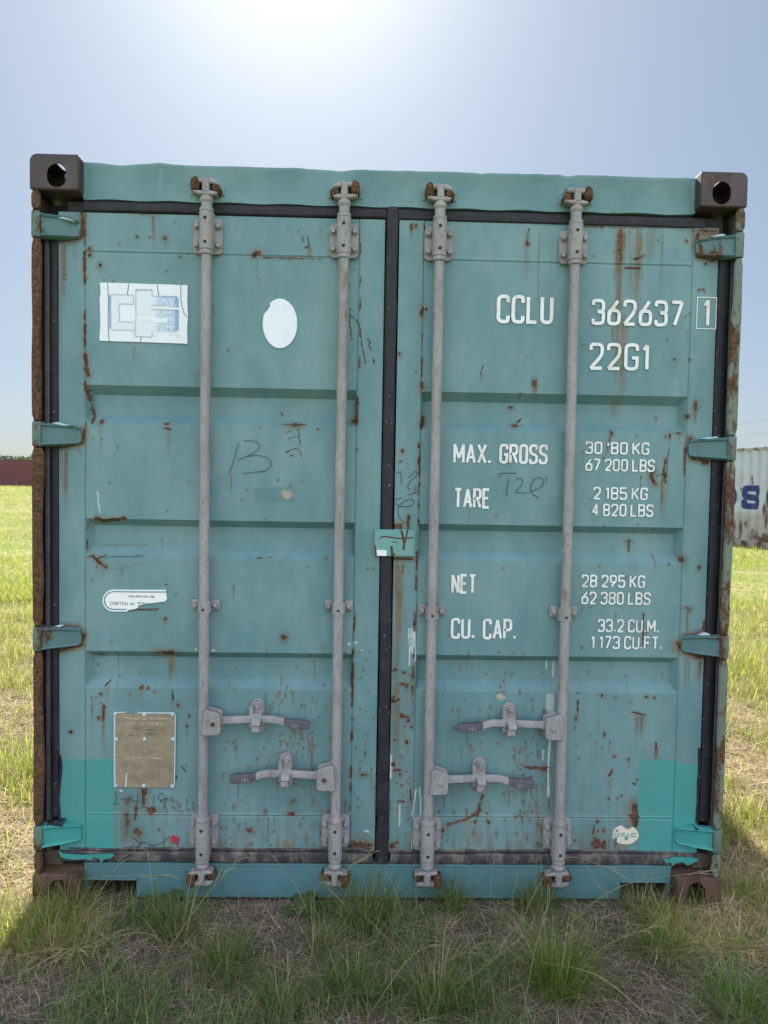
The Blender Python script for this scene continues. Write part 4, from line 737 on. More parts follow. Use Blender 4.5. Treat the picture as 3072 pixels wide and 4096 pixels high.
for q, b in enumerate(BARS):
    x = b['x']; n = 120; zs = np.linspace(.148, 2.453, n); rr = np.where((zs < .20) | (zs > 2.38), .0185, .0178)
    P = [(x+.0008*math.sin(z*3+q), .024+.0006*math.sin(z*4+q*2), z) for z in zs]
    o = MB().tube(P, list(rr), 20).build('locking_bar', GV, ROOT, smooth=60); o['label'] = b['lab']
    cam_end(o, x, 2.451, True, q in (1, 2) and q == 1); keeper(HEADER, x, 2.451, True, q in (1, 3)); cam_end(o, x, .151, False, q == 1); keeper(SILL, x, .151, False, q in (1, 2))
    bracket(o, x, px_z(b['tb'][1], b['px'][0], .045), px_z(b['tb'][0], b['px'][0], .045), True); bracket(o, x, px_z(b['bb'][1], b['px'][2], .045), px_z(b['bb'][0], b['px'][2], .045), False)
    guide(o, x, px_z(b['gd'][1], b['px'][1], .02), px_z(b['gd'][0], b['px'][1], .02), True)
    y, s_, cx, ex = b['h']; handle(o, x, px_z(y, b['px'][2], .0), s_, float(B(cx, y, .03)[0]), float(B(ex, y, .005)[0]), .011, b['rusty'])

# ------------------------------------------------------------ plates, stickers and lettering on the doors
YS = YD-.0028; YST = YD-.0042                                  # just proud of the panel
def skin(pxs, name, mat, par, y=YS, th=.0012, ch=0):
    return MB().prism(poly(pxs, y), y-th, y+.004, ch).build(name, mat, par, smooth=0)
# customs lock plate over the centre seam
x0, x1, z0, z1 = rect(1499, 2118, 1653, 2226, .035)
lp = MB().prism([(x0, z0), (x1, z0), (x1, z1), (x0, z1)], .034, .060, .0015).box(x1, x1+.006, .0385, .06, z0+.002, z1+.004).build('seal_plate', m_paint('rust_streaked_plate', (.15, .34, .33), .42, .25), DOORR)
r_ = M['rustm']; mb = MB()
for st, wd in (([(1517, 2153), (1535, 2146), (1570, 2150), (1605, 2154), (1652, 2150)], .0045), ([(1606, 2122), (1612, 2150), (1616, 2175), (1614, 2200)], .008), ([(1630, 2120), (1625, 2148), (1620, 2172)], .005), ([(1566, 2185), (1568, 2225)], .008), ([(1572, 2222), (1578, 2214)], .01), ([(1568, 2168), (1592, 2170)], .003), ([(1500, 2180), (1503, 2226)], .005)): scrib(mb, st, .0338, wd)
mb.build('rust_streaks', r_, lp); MB().prism(poly([(1507, 2199), (1547, 2201), (1546, 2224), (1509, 2223)], .033), .0328, .0339).build('white_tag', M['white'], lp)
# logo sticker
lg = skin([(400, 1131), (430, 1131), (560, 1135), (690, 1139), (751, 1142), (749, 1200), (752, 1260), (749, 1310), (750, 1375), (640, 1371), (520, 1367), (398, 1363), (402, 1290), (399, 1200), (403, 1165)], 'logo_sticker', M['white'], DOORL)
def zl(a, b): return (380+a*400/1659, 1100+b*300/1244)
def fade_shape(name, outline, par, edge):
    """flat printed shape with a fade attribute: strong near chosen pixel columns"""
    P = [zl(*p) for p in outline]; xs_ = [p[0] for p in P]; ys_ = [p[1] for p in P]; gx = np.arange(min(xs_), max(xs_)+1.5, 1.5); gy = np.arange(min(ys_), max(ys_)+1.5, 1.5); Xp, Yp = np.meshgrid(gx, gy); cx = (Xp[:-1, :-1]+Xp[1:, 1:])/2; cy = (Yp[:-1, :-1]+Yp[1:, 1:])/2; ins = np.zeros(cx.shape, bool)
    for (xa, za), (xb, zb) in zip(P, P[1:]+P[:1]):
        if za != zb: ins ^= ((za > cy) != (zb > cy)) & (cx < (xb-xa)*(cy-za)/(zb-za)+xa)
    F = gridfaces(*Xp.shape)[ins.ravel()]; used, inv = np.unique(F, return_inverse=True); pp = np.stack([Xp.ravel(), Yp.ravel()], 1)[used]
    V = np.array([B(a, b, YS-.0018) for a, b in pp]); me = np_mesh(name, V, inv.reshape(-1, 4)[:, ::-1]); col_attr(me, 'fade', np.repeat(edge(pp[:, 0], pp[:, 1])[:, None], 3, 1)); return link(name, me, M['fblue'], par)
fade_shape('logo_print', [(232, 340), (270, 320), (637, 330), (637, 480), (400, 475), (400, 772), (640, 780), (640, 912), (270, 908), (232, 880)], lg, lambda x, y: .22+.8*(1-ss(437, 450, x)))
fade_shape('logo_print', [(675, 237), (946, 240), (946, 345), (1350, 352), (1388, 390), (1388, 536), (1208, 532), (1208, 500), (946, 496), (946, 570), (1388, 578), (1388, 900), (1350, 942), (946, 928), (946, 1026), (668, 1018), (668, 740), (675, 740), (675, 705)], lg, lambda x, y: .20+.28*ss(608, 640, x)+.5*ss(690, 716, x)+.35*(1-ss(1158, 1172, y)))
MB().prism(poly([zl(946, 708), zl(1205, 718), zl(1205, 795), zl(946, 786)], YS-.0025), YS-.0026, YS-.0019).prism(poly([zl(672, 705), zl(945, 708), zl(945, 745), zl(668, 740)], YS-.0025), YS-.0025, YS-.0019).build('logo_gap', M['white'], lg)
mb = MB()
for st in ([(430, 1131), (434, 1200), (432, 1290), (437, 1364)], [(515, 1134), (512, 1160), (509, 1178)], [(629, 1138), (632, 1165), (636, 1182)], [(723, 1141), (724, 1200), (732, 1240), (740, 1260), (749, 1266)], [(564, 1345), (563, 1368)]): scrib(mb, st, YS-.002, .0016)
mb.build('cracks', M['ink'], lg)
for ol in ([(270, 320), (637, 330), (637, 480), (400, 475), (400, 772), (640, 780)], [(640, 912), (270, 908)], [(946, 345), (946, 240), (675, 237), (675, 705)], [(668, 740), (668, 1018), (946, 1026), (946, 928)], [(946, 345), (1350, 352)], [(946, 496), (1208, 500)], [(946, 570), (1388, 578)]):
    mb = MB(); scrib(mb, [zl(*p) for p in ol], YS-.0030, .0017, False); mb.build('print_edge', M['edge'], lg)
# white oval sticker with its torn edge
ov = [(1120+69*math.cos(t), 1294+99*math.sin(t)) for t in np.linspace(0, 2*math.pi, 44)[:-1]]; ov = [p for p in ov if not (p[0] < 1092 and 1222 < p[1] < 1258)]
k = next(i for i, p in enumerate(ov) if p[0] < 1080 and p[1] < 1225); ov[k:k] = [(1060, 1252), (1072, 1240), (1078, 1228), (1082, 1226)]
skin(ov, 'oval_sticker', M['white'], DOORL)
# torn repair label
def z2(a, b): return (380+a*400/1659, 2330+b*150/622)
arcL = [z2(300+172*math.cos(t), 300-180*math.sin(t)) for t in np.linspace(math.pi/2, math.pi*1.5, 16)]
lb = skin(arcL+[z2(530, 482), z2(545, 460), z2(670, 438), z2(712, 420), z2(720, 380), z2(900, 345), z2(1120, 320), z2(1170, 310), z2(1195, 275), z2(1185, 200), z2(1178, 122)], 'repair_label', M['label'], DOORL)
mb = MB(); scrib(mb, [z2(1185, 157), z2(700, 155), z2(300, 150)]+[z2(300+145*math.cos(t), 298-148*math.sin(t)) for t in np.linspace(math.pi/2, math.pi*1.5, 9)][1:]+[z2(320, 445), z2(520, 446)], YS-.0016, .0036, False); mb.build('label_border', M['blue'], lb)
mb = MB(); x0, x1, z0, z1 = rect(*z2(555, 212), *z2(995, 250), YS); text(mb, 'FOR REPAIR USE', x0, x1, z0, z1, YS-.0014, .0014, aspect=.6)
x0, x1, z0, z1 = rect(*z2(248, 318), *z2(545, 374), YS); text(mb, 'CORTEN', x0, x1, z0, z1, YS-.0014, .0018, aspect=.7); x0, x1, z0, z1 = rect(*z2(585, 340), *z2(655, 375), YS); text(mb, 'OR', x0, x1, z0, z1, YS-.0014, .0015, aspect=.7); x0, x1, z0, z1 = rect(*z2(712, 322), *z2(890, 374), YS); text(mb, 'EQUI', x0, x1, z0+.004, z1, YS-.0014, .0018, aspect=.7); mb.build('label_text', M['blueg'], lb)
scrib(m_ := MB(), [z2(570, 462), z2(700, 448), z2(950, 445), z2(1050, 438)], YS, .006); m_.build('glue_residue', M['brown'], DOORL)
# approval plate
def z3(a, b): return (440+a*300/1659, 2840+b*340/1880)
pl = skin([z3(118, 75), z3(1440, 70), z3(1420, 1710), z3(115, 1700)], 'approval_plate', M['plate'], DOORL, YS, .0025)
mb = MB()
for st, wd in (([(100, 60), (250, 52), (360, 50)], .005), ([(610, 55), (1000, 62), (1440, 66)], .005), ([(105, 100), (100, 900), (108, 1700)], .006), ([(1450, 90), (1440, 800), (1425, 1690)], .004)): scrib(mb, [z3(*p) for p in st], YS-.0022, wd)
mb.build('paint_edge', M['pblue'], pl)
mb = MB()
for a, b in ((120, 75), (765, 95), (1390, 90), (145, 640), (770, 640), (1400, 640), (130, 1665), (755, 1670), (1385, 1680)):
    p = B(*z3(a, b), YS); MB().lathe((p[0], YS-.0024, p[2]), [(.0075, 0), (.0065, .003), (.003, .0045)], 12, 'Y').build('rivet', M['pblue'], pl)
mb = MB()
for t, a, b, c, d, wd in (('APPROVED FOR TRANSPORT', 255, 152, 1300, 216, .0020), ('UNDER CUSTOMS SEAL', 340, 262, 1210, 330, .0020), ('CSC SAFETY APPROVAL', 328, 1020, 1205, 1086, .0021), ('CN/CCSB/', 515, 1112, 800, 1148, .0011)):
    x0, x1, z0, z1 = rect(*z3(a, b), *z3(c, d), YS); text(mb, t, x0, x1, z0, z1, YS-.0026, wd, aspect=.62)
for a, b, c in ((190, 665, 740), (850, 665, 1400), (150, 970, 740), (800, 970, 1400), (160, 1003, 1400), (790, 822, 1380), (200, 1690, 1400)): scrib(mb, [z3(a, b), z3(c, b-2)], YS-.0026, .0009, False)
for a, b, c in ((765, 760, 960), (790, 830, 960), (1160, 1330, 1620), (1380, 1130, 1640)): scrib(mb, [z3(a, b), z3(a-6, c)], YS-.0026, .0009, False)
mb.build('plate_text', M['platetxt'], pl)
mb = MB()
for a, b, c in ((540, 402, 640), (760, 435, 1020), (410, 556, 540), (765, 508, 950), (775, 548, 965)): scrib(mb, [z3(a, b), z3((a+c)/2, b+3), z3(c, b)], YS-.0026, .0022)
mb.build('plate_stamp', M['ink'], pl); skin([z3(362, 1385), z3(380, 1400), z3(372, 1560), z3(360, 1700), z3(328, 1700), z3(345, 1540)], 'paint_scratch', M['fleck'], pl, YS-.0026, .0006); skin([z3(195, 1770), z3(240, 1760), z3(290, 1805), z3(250, 1812)], 'paint_fleck', M['fleck'], DOORL)
# cream oval sticker with grey letters
def z4(a, b): return (2430+a*150/1659, 3280+b*120/1327)
cs = skin([z4(*p) for p in [(230, 850), (235, 650), (250, 500), (330, 390), (450, 310), (550, 268), (660, 262), (720, 320), (800, 390), (890, 440), (920, 400), (1020, 390), (1080, 300), (1140, 315), (1230, 370), (1300, 450), (1340, 570), (1385, 660), (1360, 780), (1250, 910), (1080, 1030), (880, 1070), (700, 1065), (520, 1030), (405, 970), (430, 860), (390, 770), (330, 770)]], 'oval_sticker', M['cream'], DOORR)
mb = MB()
for ch, a, c in (('D', 285, 525), ('F', 590, 800), ('I', 860, 935), ('C', 1010, 1260)):
    x0, x1, z0, z1 = rect(*z4(a, 545), *z4(c, 750), YS); text(mb, ch, x0, x1, z0, z1, YS-.0014, .0060, aspect=.9)
mb.build('sticker_text', M['greytxt'], cs); mb = MB().prism(poly([z4(*p) for p in [(360, 425), (475, 420), (480, 515), (360, 522)]], YS-.0016), YS-.0018, YS-.0013).prism(poly([z4(*p) for p in [(780, 720), (850, 705), (930, 770), (910, 840), (840, 900), (770, 880), (755, 790)]], YS-.0016), YS-.0020, YS-.0013); mb.build('torn_holes', M['teal'], cs)
# small red sticker, taped strip
skin([(682, 3349), (690, 3340), (717, 3352), (709, 3378), (682, 3366)], 'red_sticker', M['red'], DOORL)
# container number and data, lettering on the right door
LT = [('CCLU', 1988, 1178, 2212, 1298, .0125), ('362637', 2368, 1195, 2732, 1308, .0115), ('22G1', 2358, 1370, 2598, 1484, .0115), ('MAX.', 1814, 1772, 1964, 1857, .0093), ('GROSS', 1998, 1775, 2190, 1858, .0093), ('TARE', 1816, 1951, 1960, 2035, .0093),
      ('NET', 1806, 2295, 1906, 2376, .0093), ('CU.', 1804, 2471, 1898, 2556, .0093), ('CAP.', 1932, 2474, 2064, 2559, .0093), ("30 '80 KG", 2342, 1766, 2596, 1820, .0060), ('67 200 LBS', 2342, 1834, 2618, 1888, .0060), ('2 185 KG', 2374, 1947, 2590, 2001, .0060), ('4 820 LBS', 2368, 2014, 2612, 2068, .0060),
      ('28 295 KG', 2327, 2298, 2579, 2352, .0060), ('62 380 LBS', 2326, 2366, 2601, 2420, .0060), ('33.2 CU.M.', 2392, 2476, 2634, 2531, .0060), ('1 173 CU.FT.', 2364, 2543, 2647, 2598, .0060)]
for t, a, b, c, d, wd in LT:
    x0, x1, z0, z1 = rect(a, b, c, d, YS); mb = MB(); text(mb, t, x0, x1, z0, z1, YS, wd, aspect=.40 if wd > .009 else .42, gap=.55 if wd > .009 else .52); mb.build('lettering', M['letter'], DOORR, smooth=0)
x0, x1, z0, z1 = rect(2790, 1189, 2862, 1316, YST); mb = MB(); ribbon(mb, [(x0, z0), (x1, z0), (x1, z1), (x0, z1)], True, .0028, YST, .0006); x0, x1, z0, z1 = rect(2814, 1196, 2840, 1308, YST); text(mb, '1', x0, x1, z0, z1, YST, .011); mb.build('lettering', M['letter'], DOORR, smooth=0)
# hand-written marks
mb = MB()
for st in ([(955, 1770), (935, 1840), (916, 1898)], [(950, 1838), (1000, 1820), (1036, 1790), (1024, 1766), (975, 1762)], [(990, 1824), (1040, 1822), (1078, 1838), (1084, 1862), (1058, 1884), (1020, 1888)], [(968, 1894), (1050, 1885)]): scrib(mb, st, YS, .0019)
mb.build('handwriting', M['ink'], DOORL, smooth=0); mb = MB()
for st in ([(455, 3172), (466, 3180), (462, 3205), (455, 3216), (478, 3215)], [(485, 3195), (508, 3197)], [(528, 3180), (526, 3202), (560, 3205)], [(552, 3172), (545, 3222)], [(566, 3200), (590, 3199)], [(618, 3180), (612, 3218)], [(652, 3180), (640, 3172), (632, 3190), (648, 3202), (664, 3190), (660, 3214)], [(545, 3238), (572, 3228), (596, 3232)]): scrib(mb, st, YS, .0019)
mb.build('handwriting', M['ink'], DOORL, smooth=0); mb = MB()
scrib(mb, [(530, 3350), (552, 3366), (566, 3376), (545, 3392), (542, 3400), (566, 3368), (590, 3376), (612, 3382), (645, 3372), (680, 3345)], YS, .0020); mb.build('handwriting', M['ink'], DOORL, smooth=0)
mb = MB()
for st in ([(1994, 1908), (2000, 1896), (2022, 1892), (2070, 1893)], [(2034, 1912), (2026, 1984)], [(2062, 1920), (2076, 1912), (2090, 1920), (2086, 1940), (2064, 1966), (2090, 1972), (2112, 1968)], [(2120, 1966), (2160, 1950), (2176, 1925), (2160, 1910), (2136, 1920), (2122, 1948), (2128, 1972), (2156, 1994)]): scrib(mb, st, YS, .0022)
mb.build('handwriting', M['ink'], DOORR, smooth=0); mb = MB()
for st in ([(1588, 1890), (1608, 1886)], [(1602, 1892), (1608, 1940)], [(1634, 1910), (1662, 1884), (1666, 1900), (1636, 1930), (1632, 1950), (1640, 1960)], [(1632, 1980), (1668, 1968)], [(1580, 2000), (1606, 1990)], [(1582, 2012), (1602, 2026), (1646, 2022), (1654, 2004), (1642, 1996), (1610, 2010), (1592, 2040), (1600, 2074), (1626, 2094)]): scrib(mb, st, YST, .0022)
mb.build('handwriting', M['ink'], DOORR, smooth=0)
mb = MB()
for st in ([(625, 2738), (620, 2748), (632, 2746), (626, 2752)], [(654, 2729), (664, 2729)], [(684, 2722), (672, 2734), (676, 2742), (688, 2738), (680, 2732)]): scrib(mb, st, YD+.02, .0016)
for st in ([(1012, 1730), (1010, 1748), (1022, 1742), (1014, 1738), (1026, 1728)], [(745, 1716), (752, 1710), (754, 1722), (746, 1730), (760, 1730)], [(650, 1780), (650, 1805), (666, 1800)], [(690, 1792), (710, 1791)], [(722, 1800), (736, 1786), (726, 1780), (720, 1792)], [(505, 1732), (504, 1748)], [(1160, 1745), (1172, 1738), (1162, 1756), (1190, 1760)]): scrib(mb, st, YS, .0012)
mb.build('chalk_marks', M['chalk'], DOORL, smooth=0)

# ------------------------------------------------------------ other containers
def box_container(name, label, loc, rotz, length, mats, lower=None, paint=None):
    """corrugated container: x along its length, its seen side at y = 0, base at z = 0"""
    rt = empty(name, (0, 0, 0), label, 'shipping container'); mw, mf = mats; nC = int((length-.36)/.278); u0 = (length-nC*.278)/2
    def wall(y, sg):
        k = 4; us = []; ds = []
        for q in range(nC):
            for a, d0, d1, w_ in ((0, 0, 0, .07), (.07, 0, .045, .069), (.139, .045, .045, .07), (.209, .045, 0, .069)):
                for t in range(k): us.append(q*.278+a+w_*t/k); ds.append(d0+(d1-d0)*t/k)
        us.append(nC*.278); ds.append(0); us = np.array(us)+u0-length/2; ds = np.array(ds)
        zs = np.concatenate([np.linspace(.16, .95, 8), np.linspace(.96, 1.75, 66), np.linspace(1.8, 2.52, 7)]); X, Z = np.meshgrid(us, zs); Y = y+sg*(.012+np.repeat(ds[None], len(zs), 0))
        F = gridfaces(*X.shape); F = F if sg > 0 else F[:, ::-1]; me = np_mesh('side_wall', np.stack([X, Y, Z], -1).reshape(-1, 3), F)
        col_attr(me, 'wear', paint(X, Z).reshape(-1, 3) if (paint and sg > 0) else np.zeros((X.size, 3))); return link('side_wall', me, mw, rt)
    wall(0, 1); wall(2.438, -1); h = length/2
    MB().box(-h+.178, h-.178, .004, .07, 2.515, 2.585).box(-h+.178, h-.178, 2.368, 2.434, 2.515, 2.585).build('top_rail', mf, rt, .004)
    MB().box(-h+.178, h-.178, .004, .07, .02, .17).box(-h+.178, h-.178, 2.368, 2.434, .02, .17).build('bottom_rail', mf, rt, .004)
    MB().box(-h+.03, h-.03, .03, 2.408, 2.555, 2.578).build('roof', mf, rt)
    MB().box(-h+.02, -h+.06, .03, 2.408, .15, 2.53).box(h-.06, h-.02, .03, 2.408, .15, 2.53).build('end_wall', mf, rt)
    for sx in (-1, 1):
        for y in (0, 2.276):
            a, b = sorted((sx*h, sx*(h-.178))); MB().box(a, b, y, y+.162, 0, .118).build('corner_casting', mf, rt, .01); MB().box(a, b, y, y+.162, 2.473, 2.591).build('corner_casting', mf, rt, .01); a, b = sorted((sx*(h-.006), sx*(h-.15))); MB().box(a, b, y+.006, y+.15, .118, 2.473).build('corner_post', mf, rt, .01)
    rt.location = loc; rt.rotation_euler = (0, 0, rotz)
    for c in rt.children: c.location = (0, 0, 0)
    return rt
red = m_paint('faded_maroon_paint', (.115, .036, .042), .25, .15, (.135, .045, .05), .3)
box_container('shipping_container', 'low maroon corrugated container far across the grass field', (-37.5, 68.0, .52), math.radians(2), 12.19, (red, m_paint('maroon_rail_paint', (.11, .04, .045), .3, .15, None, .3)))
kk = N('pale_grey_blue_lettered_paint'); a = kk.n('ShaderNodeVertexColor', layer_name='wear'); spx = kk.n('ShaderNodeSeparateColor'); kk.lk(a.outputs[0], spx.inputs[0])
wb = kk.mix(kk.rng(kk.noise(1.3, 5, .7), .3, .7), (.50, .54, .60), (.42, .45, .50)); wb = kk.mix(spx.outputs[0], wb, (.03, .05, .17))
pz = kk.n('ShaderNodeSeparateXYZ'); kk.lk(kk.tc.outputs['Object'], pz.inputs[0]); low = kk.rng(pz.outputs[2], .98, .80); wb = kk.mix(kk.math('MULTIPLY', low, .75), wb, (.36, .34, .29))
rn = kk.math('ADD', kk.noise(2.6, 6, .75, (1, 1, .55)), kk.rng(pz.outputs[2], 1.3, 0.1, -.06, .14)); rmk = kk.rng(rn, .60, .68); rmk = kk.math('MAXIMUM', rmk, spx.outputs[1]); wb = kk.mix(rmk, wb, kk.mix(kk.rng(kk.noise(20, 5, .7), .35, .68), (.07, .04, .028), (.20, .12, .075))); wb = kk.mix(kk.math('MULTIPLY', kk.rng(kk.noise(7, 5, .8, (1, 1, .15), 4), .55, .75), .3), wb, (.28, .23, .18)); kk.fin(wb, .7, 0, .3)
def cosco(X, Z):
    out_ = np.zeros(X.shape); wd = .165; h = .63; cw = .58; gap = .16; z0 = .985; xx = -2.5*cw-2*gap
    for ch in 'COSCO':
        for st in GL[ch][1]:
            pts, cl = fillet(st, cw-wd, h-wd, .30, 8); P = [(p[0]+xx+wd/2, p[1]+z0+wd/2) for p in pts]; P = P+[P[0]] if cl else P
            for a_, b_ in zip(P[:-1], P[1:]):
                ex, ez = b_[0]-a_[0], b_[1]-a_[1]; L2 = ex*ex+ez*ez
                if L2 < 1e-9: continue
                t = np.clip(((X-a_[0])*ex+(Z-a_[1])*ez)/L2, 0, 1); out_ = np.maximum(out_, 1-ss(wd/2-.006, wd/2+.006, np.hypot(X-a_[0]-t*ex, Z-a_[1]-t*ez)))
        xx += cw+gap
    r = np.zeros(X.shape)
    for a_, b_, rx, rz in [(.03, 1.80, .045, .09), (.05, 1.68, .035, .07), (-.34, 1.50, .05, .05), (.42, 1.0, .05, .22), (.5, .8, .08, .25), (-.3, .45, .10, .25), (-.5, .5, .07, .2), (.2, .3, .2, .10), (.75, 1.2, .04, .2), (.72, .7, .06, .3), (-.15, .6, .05, .12)]:
        r = np.maximum(r, 1-ss(.4, 1.25, np.hypot((X-a_)/rx, (Z-b_)/rz)+.8*(fbm(X, Z, .06, 71)-.5)))
    return np.stack([out_*(1-.8*(r > .6)), r, 0*r], -1)
def at_depth(px, py, d): v = ray(px, py); return _Cn+v*d
sp_ = at_depth(3000, 1981, 18.35)
box_container('shipping_container', 'rusty pale grey corrugated container with large blue letters on its side', (sp_[0], sp_[1], -.02), math.radians(-72.5), 12.19, (kk.m, m_paint('grey_rail_paint', (.40, .38, .35), .6, .5, None, .4)), paint=cosco)

# ------------------------------------------------------------ ground
def gz(x, y):
    x = np.asarray(x, float); y = np.asarray(y, float); d = np.hypot(x, y); near = np.exp(-(d/6)**2)
    base = .52*ss(14, 62, d)*ss(6, -10, x)
    b = .035*(fbm(x, y, .9, 31)-.5)*(.25+.75*ss(.0, 1.4, np.hypot(np.maximum(np.abs(x)-1.25, 0), np.minimum(np.maximum(-y, 0), 9)+np.maximum(y-6.1, 0))))+.10*(fbm(x, y, 4.5, 33)-.5)*ss(3, 9, d)
    return base+b-.004
t = np.linspace(-1, 1, 241); gx = np.sinh(t*7.2)/np.sinh(7.2)*900; gy = np.sinh(t*7.2)/np.sinh(7.2)*900
X, Y = np.meshgrid(gx, gy); me = np_mesh('ground', np.stack([X, Y, gz(X, Y)], -1).reshape(-1, 3), gridfaces(*X.shape), smooth=True)
far = np.clip(ss(.5, 2.6, np.hypot(np.maximum(np.abs(X)-1.3, 0), np.maximum(np.abs(Y-2.6)-3.6, 0))), 0, 1).reshape(-1, 1).repeat(3, 1); col_attr(me, 'far', far)
tag(link('ground', me, m_ground()), kind='structure')
# ------------------------------------------------------------ grass
def blades(name, P, H, Wd, lean, az, col, curve=.5, seg=4, fac=None):
    """N curved ribbon blades in one mesh"""
    n = len(P); t = np.linspace(0, 1, seg+1); dx, dy = np.cos(az), np.sin(az)
    fa = az+np.pi/2 if fac is None else fac; wx, wy = np.cos(fa), np.sin(fa)
    V = np.zeros((n, seg*2+1, 3)); 
    for i, q in enumerate(t):
        hor = H*(np.sin(lean)*q*(1-curve)+np.sin(lean)*curve*q*q*1.3); ver = H*(np.cos(lean)*q*(1-.0)-curve*.30*np.sin(lean)*q*q); c = np.stack([P[:, 0]+dx*hor, P[:, 1]+dy*hor, P[:, 2]+ver], 1)
        hw = (Wd*.5*(1-q)**.6*(.75+.5*min(q*4, 1)*.5))[:, None]*np.stack([wx, wy, 0*wx], 1)
        if i < seg: V[:, 2*i] = c-hw; V[:, 2*i+1] = c+hw
        else: V[:, 2*seg] = c
    k = seg*2+1; b = (np.arange(n)*k)[:, None]; F4 = np.concatenate([b+np.array([[2*i, 2*i+1, 2*i+3, 2*i+2]]) for i in range(seg-1)], 0); F3 = b+np.array([[2*seg-2, 2*seg-1, 2*seg]])
    me = np_mesh(name, V.reshape(-1, 3), F4, F3, smooth=True)
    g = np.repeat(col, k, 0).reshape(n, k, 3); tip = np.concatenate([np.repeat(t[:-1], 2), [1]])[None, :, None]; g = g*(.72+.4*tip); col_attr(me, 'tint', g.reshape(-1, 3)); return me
GM = m_grass('grass_blade'); DM = m_grass('dry_straw', .15, .4, (1.3, 1.25, 1.1, 1)); SM = m_grass('seed_stalk', .3, .3); TM = m_grass('tree_leaves', .1, .2)
GREEN = np.array([[.085, .135, .035], [.12, .17, .045], [.10, .13, .05], [.15, .17, .06]]); DRY = np.array([[.42, .35, .24], [.34, .29, .215], [.50, .43, .29], [.27, .23, .18]])
def pal(A, n, v=.25): return A[RNG.integers(0, len(A), n)]*(1-v+2*v*RNG.random((n, 1)))
def clear(x, y): return ~((np.abs(x) < 1.235) & (y > .03) & (y < 6.08))
def scatter(n, x0, x1, y0, y1, dens):
    x = RNG.uniform(x0, x1, n); y = RNG.uniform(y0, y1, n); k = (RNG.random(n) < dens(x, y)) & clear(x, y); return x[k], y[k]
def pts(x, y): return np.stack([x, y, gz(x, y)-.004], 1)
parts = []
# foreground: clumpy green over trodden straw
x, y = scatter(120000, -2.6, 2.6, -1.5, .45, lambda a, b: (.05+.85*ss(.46, .66, fbm(a, b, .30, 41)*.75+.25*fbm(a, b, .1, 43)))*(1-.85*np.exp(-((a+.12)/.30)**2-((b+.30)/.20)**2))*(1-.85*np.exp(-((a-1.35)/.22)**2-((b+.12)/.28)**2))*(1-.6*np.exp(-((a+.62)/.14)**2-((b+.10)/.12)**2)))
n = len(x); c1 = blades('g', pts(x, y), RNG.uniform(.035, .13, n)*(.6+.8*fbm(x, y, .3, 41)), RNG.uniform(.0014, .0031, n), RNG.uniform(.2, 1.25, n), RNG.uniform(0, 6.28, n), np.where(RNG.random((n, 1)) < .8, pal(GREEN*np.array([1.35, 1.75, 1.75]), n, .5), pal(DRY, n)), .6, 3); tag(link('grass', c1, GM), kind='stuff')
x, y = scatter(3000, -2.4, 2.4, -1.2, .03, lambda a, b: .12+.88*ss(.40, .62, fbm(a, b, .28, 45))); n = len(x)
tag(link('grass', blades('g', pts(x, y), RNG.uniform(.10, .34, n), RNG.uniform(.0013, .0028, n), RNG.uniform(.15, 1.15, n), RNG.uniform(0, 6.28, n), np.where(RNG.random((n, 1)) < .75, pal(GREEN*np.array([1.5, 1.65, 1.4]), n), pal(DRY, n)), .7, 5), GM), kind='stuff')
x, y = scatter(95000, -2.6, 2.6, -1.5, .4, lambda a, b: .30+.6*ss(.62, .42, fbm(a, b, .32, 41))); n = len(x); p = pts(x, y); p[:, 2] += RNG.uniform(.002, .026, n)
c2 = blades('g', p, RNG.uniform(.03, .12, n), RNG.uniform(.0012, .0028, n), RNG.uniform(1.25, 1.62, n), RNG.uniform(0, 6.28, n), pal(DRY, n, .85)*np.array([1.2, 1.14, 1.26]), .2, 2); tag(link('dry_grass_litter', c2, DM), kind='stuff')
# both sides of the container, growing coarser with distance
def wedge(n, d0, d1, tmin, tmax, pw=1.0):
    d = d0+(d1-d0)*RNG.random(n)**pw; tn = RNG.uniform(tmin, tmax, n)*np.where(RNG.random(n) < .5, -1, 1); x = _Cn[0]+d*(tn+.022); y = _Cn[1]+d; k = clear(x, y); return x[k], y[k], d[k]
x, y, d = wedge(120000, 2.2, 9, .40, .80, 1.35); k = RNG.random(len(x)) < .12+.85*ss(.40, .62, fbm(x, y, .42, 51)*.7+.3*fbm(x, y, .13, 52)); x, y, d = x[k], y[k], d[k]; n = len(x)
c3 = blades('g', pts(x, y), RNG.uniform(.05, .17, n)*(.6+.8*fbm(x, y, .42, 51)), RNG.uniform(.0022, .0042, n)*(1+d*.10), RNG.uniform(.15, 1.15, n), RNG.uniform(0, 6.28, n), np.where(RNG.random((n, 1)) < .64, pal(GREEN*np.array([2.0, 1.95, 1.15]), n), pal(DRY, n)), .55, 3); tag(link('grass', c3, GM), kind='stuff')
x, y, d = wedge(80000, 2.2, 9, .40, .80, 1.3); n = len(x); p = pts(x, y); p[:, 2] += RNG.uniform(.002, .03, n)
c4 = blades('g', p, RNG.uniform(.05, .16, n), RNG.uniform(.002, .004, n)*(1+d*.08), RNG.uniform(1.2, 1.6, n), RNG.uniform(0, 6.28, n), pal(DRY*np.array([1.75, 1.68, 1.5]), n), .2, 2); tag(link('dry_grass_litter', c4, DM), kind='stuff')
x, y, d = wedge(130000, 8.5, 72, .38, .85, 1.9); k = RNG.random(len(x)) < .25+.75*ss(.38, .6, fbm(x, y, 1.6, 61)); x, y, d = x[k], y[k], d[k]; n = len(x)
